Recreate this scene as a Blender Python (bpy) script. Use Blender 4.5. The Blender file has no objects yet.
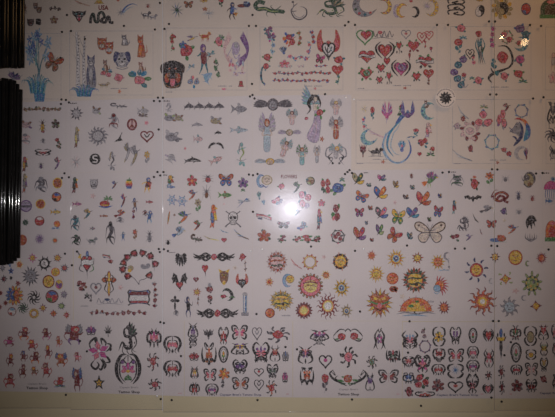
import bpy, bmesh, math, random
from mathutils import Vector
PI = math.pi
S = bpy.context.scene
COL = S.collection
S.view_settings.view_transform = 'Standard'
S.view_settings.look = 'None'

# ------------------------------------------------------------------ camera model
F = 540.0            # focal length in pixels of the 555 px wide photograph
D = 1.985            # metres from lens to wall
CZ = 1.55
TH = math.radians(1.4)
CAM = Vector((0, -D, CZ))
FW = Vector((-math.sin(TH), math.cos(TH), 0)); RT = Vector((math.cos(TH), math.sin(TH), 0)); UP = Vector((0, 0, 1))
PX = D / F           # metres per photo pixel on the wall

def wp(px, py, y=0.0):
    """world point on the plane Y=y seen at photo pixel px,py (used once to measure where things hang on the wall)"""
    d = FW * F + RT * (px - 277.5) + UP * (208.5 - py)
    return CAM + d * ((y - CAM.y) / d.y)

# ------------------------------------------------------------------ colours (albedo, sRGB)
def lin(c):
    return tuple(((v / 255) / 12.92 if v / 255 <= .04045 else ((v / 255 + .055) / 1.055) ** 2.4) for v in c)
PAL = {k: lin(v) for k, v in dict(
    k=(26, 25, 30), K=(92, 88, 98), e=(150, 148, 158), E=(190, 186, 192), w=(228, 222, 224), W=(240, 238, 240),
    r=(190, 40, 48), R=(128, 30, 40), p=(226, 118, 138), P=(226, 186, 188), m=(205, 70, 150), v=(128, 84, 150), V=(190, 172, 204),
    b=(60, 104, 176), B=(44, 56, 110), l=(140, 176, 210), L=(180, 198, 214), t=(44, 122, 140), T=(126, 180, 186), c=(40, 140, 185),
    g=(74, 138, 76), G=(42, 84, 62), h=(160, 178, 110), o=(222, 112, 40), O=(184, 84, 36), y=(232, 186, 50), Y=(232, 212, 120),
    n=(140, 92, 62), N=(80, 54, 44), s=(214, 184, 164), S=(226, 208, 192), a=(176, 160, 120)).items()}

# ------------------------------------------------------------------ materials
def mat(name, col, rough=.6, **kw):
    m = bpy.data.materials.new(name); m.use_nodes = True
    b = m.node_tree.nodes['Principled BSDF']
    b.inputs['Base Color'].default_value = (*col, 1); b.inputs['Roughness'].default_value = rough
    for k, v in kw.items(): b.inputs[k].default_value = v
    return m

def noisy(m, c1, c2, scale, bump=0, detail=3, dist=.002):
    nt = m.node_tree; b = nt.nodes['Principled BSDF']
    tc = nt.nodes.new('ShaderNodeTexCoord'); nz = nt.nodes.new('ShaderNodeTexNoise')
    nz.inputs['Scale'].default_value = scale; nz.inputs['Detail'].default_value = detail
    nt.links.new(tc.outputs['Object'], nz.inputs['Vector'])
    rp = nt.nodes.new('ShaderNodeValToRGB')
    rp.color_ramp.elements[0].position = .3; rp.color_ramp.elements[1].position = .7
    rp.color_ramp.elements[0].color = (*c1, 1); rp.color_ramp.elements[1].color = (*c2, 1)
    nt.links.new(nz.outputs['Fac'], rp.inputs['Fac']); nt.links.new(rp.outputs['Color'], b.inputs['Base Color'])
    if bump:
        bp = nt.nodes.new('ShaderNodeBump'); bp.inputs['Strength'].default_value = bump; bp.inputs['Distance'].default_value = dist
        nt.links.new(nz.outputs['Fac'], bp.inputs['Height']); nt.links.new(bp.outputs['Normal'], b.inputs['Normal'])
    return m

def ink_mat():
    m = bpy.data.materials.new('printed_ink'); m.use_nodes = True
    nt = m.node_tree; b = nt.nodes['Principled BSDF']; b.inputs['Roughness'].default_value = .7
    b.inputs['Specular IOR Level'].default_value = .2
    at = nt.nodes.new('ShaderNodeAttribute'); at.attribute_name = 'ink'
    N = nt.nodes.new; tc = N('ShaderNodeTexCoord')
    def nz(scale, det):
        n = N('ShaderNodeTexNoise'); n.inputs['Scale'].default_value = scale; n.inputs['Detail'].default_value = det
        nt.links.new(tc.outputs['Object'], n.inputs['Vector']); return n
    def rng(src, a, b_, c, d):
        r = N('ShaderNodeMapRange'); nt.links.new(src, r.inputs[0])
        for i, v in enumerate((a, b_, c, d)): r.inputs[i + 1].default_value = v
        return r.outputs[0]
    n1, n2, n3 = nz(330, 2), nz(190, 1), nz(120, 1)
    # watercolour printing: uneven strength, hue drift and thin patches where the paper shows
    hs = N('ShaderNodeHueSaturation'); nt.links.new(at.outputs['Color'], hs.inputs['Color'])
    nt.links.new(rng(n3.outputs['Fac'], .3, .7, .47, .53), hs.inputs['Hue']); nt.links.new(rng(n1.outputs['Fac'], .3, .7, .4, 1.15), hs.inputs['Value'])
    hs.inputs['Saturation'].default_value = .95
    mx = N('ShaderNodeMix'); mx.data_type = 'RGBA'; mx.inputs[7].default_value = (*lin((206, 198, 202)), 1)
    nt.links.new(rng(n2.outputs['Fac'], .48, .72, 0, .4), mx.inputs[0]); nt.links.new(hs.outputs['Color'], mx.inputs[6])
    nt.links.new(mx.outputs[2], b.inputs['Base Color'])
    return m
INK = ink_mat()

# ------------------------------------------------------------------ motif drawing
LAY = 1.6e-5
def mixc(a, b, t): return tuple(x * (1 - t) + y * t for x, y in zip(a, b))
SOFT = .05
PAPERC = lin((214, 208, 212))
class M:
    def __init__(s, cx, cy, w, h, col='k', rot=0, opt=()):
        s.cx, s.cy, s.hw, s.hh, s.col = cx, cy, w / 2, h / 2, col
        s.rot = math.radians(rot); s.opt = opt; s.faces = []; s.R = random.Random(int(cx * 7.3) * 911 + int(cy * 5.1))
        s.mn = min(s.hw, s.hh)
    def c(s, i, d=None):
        if i < len(s.col): return s.col[i]
        return d if d else s.col[-1]
    def X(s, u, v):
        x, y = u * s.hw, -v * s.hh
        if s.rot:
            ca, sa = math.cos(s.rot), math.sin(s.rot); x, y = x * ca - y * sa, x * sa + y * ca
        return (s.cx + x, s.cy + y)
    def raw(s, pts, c):
        if isinstance(c, str): c = PAL[c]
        s.faces.append((pts, mixc(c, PAPERC, SOFT)))
    def poly(s, pts, c, out=None, ow=.32):
        P = [s.X(*p) for p in pts]
        s.raw(P, c)
        if out: s._rib(P + P[:1], [ow] * (len(P) + 1), out)
    def _rib(s, P, W, c):
        n = len(P); L = []; Rr = []
        for i in range(n):
            a = P[max(i - 1, 0)]; b = P[min(i + 1, n - 1)]
            dx, dy = b[0] - a[0], b[1] - a[1]; l = math.hypot(dx, dy) or 1
            nx, ny = -dy / l, dx / l; w = W[i] / 2 * 1.15
            L.append((P[i][0] + nx * w, P[i][1] + ny * w)); Rr.append((P[i][0] - nx * w, P[i][1] - ny * w))
        if isinstance(c, str): c = PAL[c]
        c = mixc(c, PAPERC, SOFT)
        for i in range(n - 1):
            s.faces.append(([L[i], L[i + 1], Rr[i + 1], Rr[i]], c, i == 0))
    def line(s, pts, w, c, taper=0, sm=True):
        """tapered stroke, w in photo pixels; taper 0 none, 1 both ends, 2 end only"""
        if sm and len(pts) > 2: pts = cat(pts)
        P = [s.X(*p) for p in pts]; n = len(P)
        W = []
        for i in range(n):
            t = i / (n - 1)
            k = 1 if not taper else (max(.12, math.sin(PI * t) ** .7) if taper == 1 else max(.1, 1 - t * .9))
            W.append(w * k)
        s._rib(P, W, c)
    def disc(s, u, v, ru, rv, c, out=None, n=18, a0=0, ow=.32):
        s.poly([(u + ru * math.cos(a0 + 2 * PI * i / n), v + rv * math.sin(a0 + 2 * PI * i / n)) for i in range(n)], c, out, ow)
    def ring(s, u, v, r, w, c, n=24, asp=None):
        s.line([(u + r * math.cos(2 * PI * i / n), v + r * (asp or 1) * math.sin(2 * PI * i / n)) for i in range(n + 1)], w, c, sm=False)
    def petal(s, u, v, a, l, wd, c, out=None):
        ca, sa = math.cos(a), math.sin(a); pts = []
        for t, k in ((0, 0), (.25, .7), (.55, 1), (.82, .7), (1, 0), (.82, -.7), (.55, -1), (.25, -.7)):
            x, y = t * l, k * wd; pts.append((u + x * ca - y * sa, v + x * sa + y * ca))
        s.poly(pts, c, out)

def cat(p, k=5):
    out = []; n = len(p)
    for i in range(n - 1):
        a, b, c, d = p[max(i - 1, 0)], p[i], p[i + 1], p[min(i + 2, n - 1)]
        for j in range(k):
            t = j / k
            out.append(tuple(.5 * (2 * b[q] + (c[q] - a[q]) * t + (2 * a[q] - 5 * b[q] + 4 * c[q] - d[q]) * t * t + (3 * b[q] - a[q] - 3 * c[q] + d[q]) * t ** 3) for q in (0, 1)))
    out.append(p[-1]); return out

def arc(u, v, ru, rv, a0, a1, n=14):
    return [(u + ru * math.cos(a0 + (a1 - a0) * i / n), v + rv * math.sin(a0 + (a1 - a0) * i / n)) for i in range(n + 1)]

# ---- suns and discs: col = core, ray, accent
def sun(m):
    n = 12; wav = 'w' in m.opt; m.raw([], 'k') if 0 else None
    for o in m.opt:
        if o.isdigit(): n = int(o)
    co, ra, ac = m.c(0), m.c(1), m.c(2, 'K'); rc = .42
    for i in range(n):
        a = 2 * PI * i / n + .1; L = 1 if i % 2 == 0 else .84
        bw = 1.45 * PI / n
        p0 = (rc * math.cos(a - bw), rc * math.sin(a - bw)); p1 = (rc * math.cos(a + bw), rc * math.sin(a + bw))
        if wav:
            k = .22; mid = (.8 * math.cos(a + k), .8 * math.sin(a + k)); mid2 = (.74 * math.cos(a + k * .2), .74 * math.sin(a + k * .2))
            m.poly([p0, mid2, (L * math.cos(a - .05), L * math.sin(a - .05)), mid, p1], ra, 'K' if m.mn > 5 else None, .25)
        else:
            m.poly([p0, (L * math.cos(a), L * math.sin(a)), p1], ra, 'K' if m.mn > 6 else None, .25)
    if 'h' in m.opt:
        m.disc(0, 0, .6, .6, ra); m.disc(0, 0, .48, .48, co, n=20)
    else:
        m.disc(0, 0, .53, .53, ac, n=20); m.disc(0, 0, .45, .45, co, n=20)
        if m.mn > 3.5 and 'x' not in m.opt: face(m, 0, 0, .44, 'N')
    if 'e' in m.opt:
        m.disc(0, 0, .34, .34, 'l'); m.disc(0, 0, .22, .22, 'B'); m.disc(0.02, .02, .08, .08, 'w')
    if 'q' in m.opt:
        m.disc(0, 0, .36, .36, 'Y'); m.disc(0, 0, .2, .2, 'w')
def face(m, u, v, r, c='K'):
    for sx in (-1, 1):
        m.line([(u + sx * r * .2, v + r * .25), (u + sx * r * .45, v + r * .36), (u + sx * r * .65, v + r * .2)], .45, c)
        m.disc(u + sx * r * .4, v + r * .12, r * .11, r * .08, c, n=6)
    m.line([(u, v + r * .1), (u + r * .08, v - r * .15), (u - r * .05, v - r * .18)], .3, c)
    m.line([(u - r * .35, v - r * .42), (u, v - r * .56), (u + r * .35, v - r * .42)], .5, c)
def bigsun(m):   # banded ornate sun
    co, ra, ac = m.c(0), m.c(1), m.c(2)
    for k, (r, c) in enumerate(((1, ra), (.86, ac))):
        n = 13
        for i in range(n):
            a = 2 * PI * (i + .5 * k) / n + .2
            m.poly([(.5 * math.cos(a - .3), .5 * math.sin(a - .3)), (.74 * math.cos(a - .08), .74 * math.sin(a - .08)), (r * math.cos(a), r * math.sin(a)), (.72 * math.cos(a + .16), .72 * math.sin(a + .16)), (.5 * math.cos(a + .3), .5 * math.sin(a + .3))], c, 'N', .3)
    m.disc(0, 0, .6, .6, ra, 'K'); m.disc(0, 0, .52, .52, co)
    m.line([(-.6, .02), (-.2, .16), (.25, .1), (.62, .2)], 1.3, ac); m.line([(-.4, .42), (0, .5), (.45, .4)], 1.0, 'G')
    m.line([(-.5, -.25), (-.1, -.32), (.2, -.2), (.5, -.3)], 1.4, 'G'); m.disc(.12, -.35, .12, .12, 'N'); face(m, 0, 0, .5, 'N')
def heartsun(m):
    co, ra, ac = m.c(0), m.c(1), m.c(2)
    for i in range(17):
        a = 2 * PI * i / 17; L = 1
        m.poly([(.5 * math.cos(a - .26), .5 * math.sin(a - .26)), (.78 * math.cos(a - .03), .78 * math.sin(a - .03)), (L * math.cos(a), L * math.sin(a)), (.74 * math.cos(a + .13), .74 * math.sin(a + .13)), (.5 * math.cos(a + .26), .5 * math.sin(a + .26))], ra if i % 2 else 'y', 'N', .3)
    m.poly([(-.72, .42), (-.35, .62), (0, .5), (.35, .62), (.72, .42), (.6, -.05), (0, -.78), (-.6, -.05)], co, 'N')
    m.line([(-.66, .1), (-.2, -.06), (.2, -.06), (.66, .1)], 1.6, ac); m.disc(-.3, .28, .16, .09, 'y'); m.disc(.3, .28, .16, .09, 'y')
    m.disc(0, -.2, .16, .2, 'p'); m.line([(-.3, -.3), (0, -.48), (.3, -.3)], .9, 'k'); m.line([(-.5, .45), (0, .25), (.5, .45)], .7, 'y')
def ringsun(m):
    n = 16
    for i in range(n):
        a = 2 * PI * i / n; m.petal(.68 * math.cos(a), .68 * math.sin(a), a, .32, .1, m.c(1))
    m.disc(0, 0, .8, .8, m.c(1), 'K'); m.disc(0, 0, .58, .58, m.c(2), n=20); m.disc(0, 0, .44, .44, m.c(0), n=20)
def disc(m):
    m.disc(0, 0, 1, 1, m.c(1), n=22); m.disc(0, 0, .82, .82, m.c(0), n=22)
    if m.mn > 3.5 and 'x' not in m.opt: face(m, 0, 0, .75, 'N')
    if 'b' in m.opt: m.poly([(-.9, .1), (.9, .1), (.85, -.25), (-.85, -.25)], m.c(2)); m.line([(-.7, .5), (.7, .5)], .6, m.c(2))
    if 's' in m.opt: m.line([(.4, .6), (-.3, .5), (-.25, .05), (.35, -.1), (.3, -.55), (-.45, -.55)], 1.2, m.c(2))
def orb(m):      # coloured globe with swirls
    m.disc(0, 0, 1, 1, m.c(1), n=20); m.disc(0, 0, .84, .84, m.c(0), n=20)
    m.poly(arc(0, 0, .8, .8, .4, 2.4, 8) + [(-.1, .1), (.2, .25)], m.c(2)); m.poly(arc(0, 0, .8, .8, 3.4, 4.8, 8) + [(-.05, -.2)], m.c(3))
def swirl(m):
    n = 9
    for i in range(n):
        a = 2 * PI * i / n
        m.line([(.3 * math.cos(a), .3 * math.sin(a)), (.7 * math.cos(a + .25), .7 * math.sin(a + .25)), (math.cos(a + .75), math.sin(a + .75))], m.mn * .26, m.c(0), 2)
    m.disc(0, 0, .42, .42, m.c(0)); m.disc(0, 0, .2, .2, m.c(1, 'w'))
def spikes(m):   # compass / wheel sun: dark rays, ring
    for i in range(8):
        a = 2 * PI * i / 8 + .3; m.line([(.45 * math.cos(a), .45 * math.sin(a)), (math.cos(a), math.sin(a))], m.mn * .24, m.c(0), 2)
    for i in range(8):
        a = 2 * PI * i / 8 + .7; m.line([(.5 * math.cos(a), .5 * math.sin(a)), (.78 * math.cos(a + .2), .78 * math.sin(a + .2))], m.mn * .2, m.c(0), 2)
    m.ring(0, 0, .55, m.mn * .2, m.c(0)); m.disc(0, 0, .45, .45, m.c(1, 'w')); m.line([(-.2, .2), (.1, .1), (-.1, -.1), (.2, -.2)], .6, 'K')
def flamedisc(m):  # disc with separate flame rays around
    for i in range(8):
        a = 2 * PI * i / 8 + .15; x, y = math.cos(a), math.sin(a)
        m.line([(.62 * x, .62 * y), (.8 * x - .06 * y, .8 * y + .06 * x), (x + .03 * y, y - .03 * x)], 1.7, m.c(2), 1)
    m.disc(0, 0, .55, .55, m.c(1), 'K', n=20); m.disc(0, 0, .4, .4, m.c(0)); face(m, 0, 0, .36, 'R')
def sunrise(m):
    m.poly([(-.8, -.45)] + arc(0, -.45, .8, 1.4, PI, 0, 16), m.c(1), 'N'); m.poly([(-.5, -.45)] + arc(0, -.45, .5, .9, PI, 0, 12), m.c(0))
    m.disc(-.25, .1, .14, .16, 'g'); m.disc(.3, .25, .12, .14, 'O'); m.disc(.05, .55, .1, .12, 'g')
    m.line([(-1, -.72), (-.5, -.55), (0, -.7), (.5, -.55), (1, -.68)], 1.6, 'e', 1); m.line([(-.7, -.9), (-.1, -.8), (.6, -.92)], 1.2, 'l', 1); m.line([(-.1, -.45), (0, -.75)], 1.6, 'k', 2)
    for k in range(9):
        a = PI * k / 8; m.line([(.8 * math.cos(a), -.45 + 1.4 * math.sin(a)), (.9 * math.cos(a), -.45 + 1.6 * math.sin(a))], .5, 'O')
def halfsun(m):
    for i in range(9):
        a = -1.2 + 2.9 * i / 8
        m.line([(.3 * math.cos(a), .3 * math.sin(a)), (.65 * math.cos(a + .15), .65 * math.sin(a + .15)), (math.cos(a), math.sin(a))], 2.4, m.c(1), 2)
    m.disc(.05, .05, .44, .48, m.c(0), 'N'); m.disc(-.2, -.22, .36, .34, m.c(2), 'K'); m.line([(-.5, -.6), (-.2, -.75), (.1, -.5)], .7, m.c(2))
def crescent(m):
    ac = m.c(1, 'K'); t0, t1 = .9, 2 * PI - .9
    m.poly(arc(0, 0, 1, 1, t0, t1, 20) + arc(.38, 0, .82, .8, t1 - .25, t0 + .25, 16), m.c(0), ac)
    if len(m.col) > 2:
        for k in range(7):
            a = t0 + .5 + k * (t1 - t0 - 1) / 6; m.disc(.82 * math.cos(a), .82 * math.sin(a), .12, .11, m.c(2 + k % (len(m.col) - 2)))
def yin(m):
    if 'f' in m.opt:
        for i in range(11):
            a = 2 * PI * i / 11; m.petal(.5 * math.cos(a), .5 * math.sin(a), a + .5, .6, .2, 'y' if i % 2 else 'a')
    r = .62 if 'f' in m.opt else 1
    m.disc(0, 0, r, r, m.c(0), 'k'); m.poly(arc(0, 0, r, r, -PI / 2, PI / 2, 12) + arc(0, r / 2, r / 2, r / 2, PI / 2, 3 * PI / 2, 8) + arc(0, -r / 2, r / 2, r / 2, PI / 2, -PI / 2, 8), m.c(1))
    m.disc(0, r / 2, r * .16, r * .16, m.c(1)); m.disc(0, -r / 2, r * .16, r * .16, m.c(0))

# ---- plants
def rosehead(m, u, v, ru, rv, c, dk='R'):
    r = m.R; n = 11
    m.poly([(u + ru * r.uniform(.78, 1.08) * math.cos(i * 2 * PI / n), v + rv * r.uniform(.78, 1.08) * math.sin(i * 2 * PI / n)) for i in range(n)], c, dk, .4)
    big = ru * m.hw > 2.2
    for i in range(5 if big else 2):
        a = i * 1.26 + r.random(); q = r.uniform(.45, .6)
        m.line([(u + q * ru * math.cos(a + d), v + q * rv * math.sin(a + d)) for d in (0, .5, 1.0)], .55 if big else .7, dk if i % 2 or not big else 'p' if c in 'rRpm' else 'l', 1)
    m.disc(u + r.uniform(-.1, .1) * ru, v + r.uniform(-.1, .1) * rv, ru * .3, rv * .3, dk, n=7); m.disc(u, v + rv * .1, ru * .14, rv * .14, c, n=6)
def leafp(m, u, v, a, l, c): m.petal(u, v, a, l, l * .32, c)
def rose(m):   # col: petals, leaf ; opt s = with stem below, t= twin
    c, lf = m.c(0), m.c(1, 'g')
    if 's' in m.opt:
        m.line([(0, .4), (.12, -.2), (-.1, -.95)], .8, lf, 2); leafp(m, .08, -.1, .6, .7, lf); leafp(m, .05, -.35, 2.6, .8, lf); leafp(m, 0, -.6, .3, .5, lf)
        rosehead(m, 0, .55, .75, .42, c)
    else:
        for a in (m.R.uniform(0, 1.5), m.R.uniform(2, 3.6), m.R.uniform(4, 5.8)): leafp(m, .45 * math.cos(a), .45 * math.sin(a), a, .65, lf)
        rosehead(m, 0, .05, .74, .74, c, 'R' if c in 'rRop' else 'B')
def roses(m):  # several heads
    k = 3
    for o in m.opt:
        if o.isdigit(): k = int(o)
    pos = [(m.R.uniform(-.55, .55), m.R.uniform(-.6, .6)) for _ in range(40)]
    ch = []
    for p in pos:
        if all((p[0] - q[0]) ** 2 + (p[1] - q[1]) ** 2 > .5 for q in ch): ch.append(p)
        if len(ch) == k: break
    for i in range(7):
        a = m.R.uniform(0, 6.28); leafp(m, .35 * math.cos(a), .35 * math.sin(a), a, .65, m.c(1 + i % max(1, len(m.col) - 1)))
    for p in ch: rosehead(m, p[0], p[1], .42, .42, m.c(0))
def flower(m): # col petal centre leaf ; number petals opt; s stem
    n = 6
    for o in m.opt:
        if o.isdigit(): n = int(o)
    y0, r = 0, 1
    if 's' in m.opt:
        y0, r = .45, .55; m.line([(0, .3), (.1, -.4), (0, -1)], .7, m.c(2, 'g'), 2); leafp(m, .05, -.4, .5, .8, m.c(2, 'g')); leafp(m, .05, -.6, 2.7, .8, m.c(2, 'g'))
    elif len(m.col) > 2:
        for a in (-.5, 1.8, 3.8): leafp(m, .4 * math.cos(a), .4 * math.sin(a), a, .7, m.c(2))
    asp = m.hw / m.hh
    for i in range(n):
        a = 2 * PI * i / n + .3
        P = []
        for t, k in ((0, 0), (.35, .75), (.7, 1), (1, .35), (1, -.35), (.7, -1), (.35, -.75)):
            x, y = t * .95, k * 1.6 / n; P.append(((x * math.cos(a) - y * math.sin(a)) * (r if 's' not in m.opt else .95), y0 + (x * math.sin(a) + y * math.cos(a)) * r))
        m.poly(P, m.c(0), 'K', .22)
    m.disc(0, y0, .26, .26 * r, m.c(1, 'y'))
def lotus(m):
    for a in (.5, 1.0, PI / 2, 2.14, 2.64): m.petal(0, -.4, a, 1.2, .28, m.c(0) if abs(a - PI / 2) > .3 else m.c(1), 'k')
    for s in (-1, 1): m.line([(0, -.5), (s * .6, -.7), (s * .9, -.1)], .9, 'k', 1)
    m.line([(0, -.4), (0, -.95)], 1.2, 'k', 2)
def hemp(m):
    for a, l in ((PI / 2, 1.25), (1.05, 1.1), (2.09, 1.1), (.5, .95), (2.64, .95), (0, .6), (PI, .6)): m.petal(0, -.35, a, l, .11, m.c(0))
    m.line([(0, -.35), (.05, -1)], .6, m.c(0))
def vine(m):   # wandering line with blossoms; horizontal unless h>w
    hz = m.hw >= m.hh; L = max(m.hw, m.hh); Wd = m.mn; n = max(2, int(L * 2 / (3.6 if 'd' in m.opt else 3.2 + .55 * min(Wd, 4)))); r = m.R
    def g(x, o): return (x / L, o / Wd) if hz else (o / Wd, x / L)   # px units along / across
    pts = [(-L + 2 * L * i / (2 * n), Wd * r.uniform(-.35, .35)) for i in range(2 * n + 1)]
    m.line([g(*p) for p in pts], .6, m.c(1), 0)
    for i in range(n):
        x, o = pts[2 * i + 1]; c = m.c(1 + i % max(1, len(m.col) - 1)); big = r.uniform(.75, 1.25)
        for _ in range(3):
            a = r.uniform(0, 6.28); l = r.uniform(1.7, 2.7) * min(1.3, Wd / 2); q = []
            for t, k in ((0, 0), (.5, .42), (1, 0), (.5, -.42)):
                u, v = t * l, k * l; q.append(g(x + u * math.cos(a) - v * math.sin(a), o + u * math.sin(a) + v * math.cos(a)))
            m.poly(q, c)
        R0 = min(1.9, Wd * .66) * big
        m.poly([g(x + R0 * r.uniform(.75, 1.15) * math.cos(k * .9), o + R0 * r.uniform(.75, 1.15) * math.sin(k * .9)) for k in range(7)], m.c(0))
        m.poly([g(x + .2 + R0 * .4 * math.cos(k * 1.5), o + R0 * .4 * math.sin(k * 1.5)) for k in range(4)], 'R' if m.c(0) in 'rpoR' else 'K')
def tallflower(m):  # spray of blossoms on long stems (petal, stem)
    pts = [(m.R.uniform(-.9, .9), .95 - i * 1.25 / 8) for i in range(8)]
    for u, v in pts:
        m.line([(0, -1), (u * .25, -.3), (u, v)], .6, m.c(1), 0)
    for u, v in pts:
        for k in range(5): m.petal(u, v, k * 2 * PI / 5 + u, .3 if m.hw > 6 else .5, .06, m.c(0)); 
        m.disc(u, v, .12, .05, m.c(0)); m.disc(u, v, .05, .02, 'w', n=5)
def grasstuft(m):
    n = max(9, int(m.hw * 1.1))
    for i in range(n):
        u = -1 + 2 * i / (n - 1); x0 = u * .45; v = 1 - abs(u) * .8 + m.R.uniform(-.25, .1)
        m.line([(x0, -1), (x0 + (u - x0) * .35, v * .3), (u, v), (u * 1.12, v - .35)], 1.3, m.c(i % len(m.col)), 2)
def vase(m):
    m.poly([(-.75, -1), (-.9, -.2), (-.85, 1), (.85, 1), (.9, -.2), (.75, -1)], m.c(0), m.c(1))
    for u in (-.4, .1, .5): m.line([(u, -.9), (u * .8, 0), (u, .9)], 1.0, m.c(1))
def birch(m):
    m.poly([(-.5, -1), (-.4, 0), (-.55, 1), (-.35, 1), (-.05, 0), (0, -1)], 'w', 'e'); m.poly([(.3, -1), (.3, -.1), (.55, .8), (.65, .8), (.6, -.1), (.75, -1)], 'w', 'e')
    for i in range(16): 
        y = -.95 + i * .12; x = m.R.uniform(-.45, -.2); m.line([(x, y), (x + .18, y + .02)], .8, 'K'); m.line([(x + .75, y - .04), (x + .9, y)], .7, 'K')
    for u, v in ((-.9, .9), (-.75, .5), (.1, .8), (.95, .5), (-1, .2), (.9, .9), (.1, .4)): m.line([(-.3 if u < .1 else .5, v - .4), (u * .6, v - .12), (u, v)], .55, 'e', 2)
def wreath(m):
    n = 14
    m.ring(0, 0, .78, 1.0, m.c(1))
    for i in range(n):
        a = 2 * PI * i / n; m.petal(.78 * math.cos(a), .78 * math.sin(a), a + 1.1 * (-1) ** i, .34, .1, m.c(i % len(m.col)))
        if i % 2: m.disc(.78 * math.cos(a), .78 * math.sin(a), .1, .1, m.c(0), n=7)
def tree(m):
    m.line([(0, -1), (-.05, 0), (.1, .9)], .7, m.c(0), 2)
    for i in range(14):
        a = i * .45; r = .5 + .4 * (i % 3) / 2; m.line([(0, -.1), (r * .6 * math.cos(a), -.0 + r * .5 * math.sin(a)), (r * math.cos(a + .2), r * math.sin(a + .2))], .5, m.c(i % len(m.col)), 2)

# ---- hearts
HEART = [(16 * math.sin(t) ** 3 / 16, (13 * math.cos(t) - 5 * math.cos(2 * t) - 2 * math.cos(3 * t) - math.cos(4 * t)) / 15.5) for t in [i * 2 * PI / 26 for i in range(26)]]
def hp(k=1, u=0, v=0): return [(u + x * k, v + y * k) for x, y in HEART]
def heart(m):  # col fill, second ; opts: o outline, b banner, c crescents, l leaves, t tail, r rose
    f, s2 = m.c(0), m.c(1, 'K')
    k, v = (.78, .05) if ('c' in m.opt or 'l' in m.opt or 't' in m.opt) else (.95, .02)
    if 't' in m.opt: k, v = .6, .3; m.line([(0, -.1), (.12, -.6), (-.05, -1)], .8, s2, 2); m.line([(0, .3), (-.15, 1)], .6, s2, 1)
    if 'l' in m.opt:
        for a in (.2, 1, 2.1, 2.9, 4, 5.3): leafp(m, .6 * math.cos(a), .6 * math.sin(a), a + .4, .5, 'g' if a < 3 else s2)
    if 'o' in m.opt:
        P = hp(k, 0, v); m.line(P + P[:1], 1.25 if m.mn > 5 else .8, f, sm=False)
        if 'r' in m.opt: m.disc(0, .1, .3, .25, s2)
        else: m.line([(-.4, .3), (0, -.2), (.4, .35)], .9, s2)
    else:
        m.poly(hp(k, 0, v), f, 'k' if s2 == 'k' else 'R', .45); m.line([(-.5 * k, .55 * k), (-.62 * k, .2 * k)], .5, 'p')
    if 'c' in m.opt:
        for s in (-1, 1):
            m.line([(s * .45, .95), (s * .95, .45), (s * .85, -.2), (s * .3, -.85)], 1.7, 'k', 1); m.line([(s * .3, .7), (s * .62, .3), (s * .5, -.3)], 1, 'k', 1)
    if 'b' in m.opt:
        m.poly([(-1, .12), (-.5, .3), (.5, .05), (1, .2), (1, -.22), (.5, -.3), (-.5, -.05), (-1, -.2)], 'w', 'k', .55); m.line([(-.7, .02), (.7, -.08)], .5, 'k')
    if 'r' in m.opt and 'o' not in m.opt: rosehead(m, .1, .1, .5, .45, s2)
def roseheart(m):  # heart-shaped ring of roses with stem at the foot
    P = [(-.95, -.02), (-.9, .38), (-.68, .72), (-.3, .95), (.22, .97), (.66, .78), (.95, .3), (.62, -.38), (-.66, -.42)]
    m.line([(-.6, -.4), (-.3, -.55), (0, -.95)], .55, 'K'); m.line([(.62, -.4), (.35, -.6), (.05, -.7), (0, -.95)], .55, 'K')
    m.line(arc(0, .1, .92, .8, -.3, PI + .3, 16), .4, 'e')
    for i, (u, v) in enumerate(P):
        for a in (.5, 2.6, 4.4): leafp(m, u, v, a + i, .27, 'G' if i % 2 else 'K')
        rosehead(m, u, v, .2, .2, 'R', 'k'); m.disc(u, v, .11, .11, 'r', 'k', n=8)
    m.disc(-.5, .05, .17, .16, 'a', 'n'); m.disc(-.55, -.1, .12, .1, 'y'); m.petal(.4, 0, 1, .4, .15, 'e'); m.petal(.4, 0, 2.4, .4, .15, 'e')

# ---- winged insects
def butterfly(m):  # col upper, lower, body ; opt o = outline only
    c1, c2, bd = m.c(0), m.c(1), m.c(2, 'k')
    up = [(0, .1), (.25, .6), (.7, 1), (1, .85), (.95, .35), (.55, .02), (0, -.05)]
    lo = [(0, 0), (.55, -.05), (.8, -.4), (.65, -.85), (.35, -.95), (.1, -.5)]
    for s in (-1, 1):
        U = cat([(s * u, v) for u, v in up + up[:1]], 3)[:-1]; Lw = cat([(s * u, v) for u, v in lo + lo[:1]], 3)[:-1]
        if 'o' in m.opt:
            m.poly(U, 'S'); m.line(U + U[:1], 1.0, c1, sm=False); m.poly(Lw, 'S'); m.line(Lw + Lw[:1], .8, c2, sm=False)
            for a in ((.5, .5), (.8, .6), (.4, .25)): m.line([(0, .1), (s * a[0], a[1])], .35, 'e')
            for a in ((.6, -.4), (.4, -.7)): m.line([(0, -.1), (s * a[0], a[1])], .35, 'e')
            m.disc(s * .75, .7, .08, .1, c1)
        else:
            m.poly(U, c1, 'k', .4); m.poly(Lw, c2, 'k', .4)
            m.petal(s * .15, .15, math.atan2(.5, s * .6), .55, .14, c2); m.disc(s * .45, -.45, .14, .16, c1)
    m.line([(0, .35), (0, -.6)], max(.7, m.hw * .14), bd, 1); m.line([(0, .3), (-.2, .85)], .3, 'k'); m.line([(0, .3), (.2, .85)], .3, 'k')
def sidefly(m):    # butterfly from the side: two raised wings
    c1, c2 = m.c(0), m.c(1)
    m.poly(cat([(-.5, -.5), (-1, .2), (-.85, .95), (-.3, .6), (0, -.2), (-.5, -.5)], 3)[:-1], c2, 'k', .4)
    m.poly(cat([(-.4, -.5), (-.1, .3), (.45, .95), (.75, .5), (.3, -.2), (-.4, -.5)], 3)[:-1], c1, 'k', .4)
    m.poly(cat([(-.4, -.5), (.3, -.3), (.95, -.2), (.7, -.7), (.1, -.8), (-.4, -.5)], 3)[:-1], m.c(2, c2), 'k', .35)
    m.disc(.35, .45, .15, .18, m.c(2, 'y')); m.disc(-.65, .4, .12, .2, c1)
    m.line([(-.75, -.85), (-.3, -.5), (.1, -.3)], .8, 'k', 1)
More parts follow.
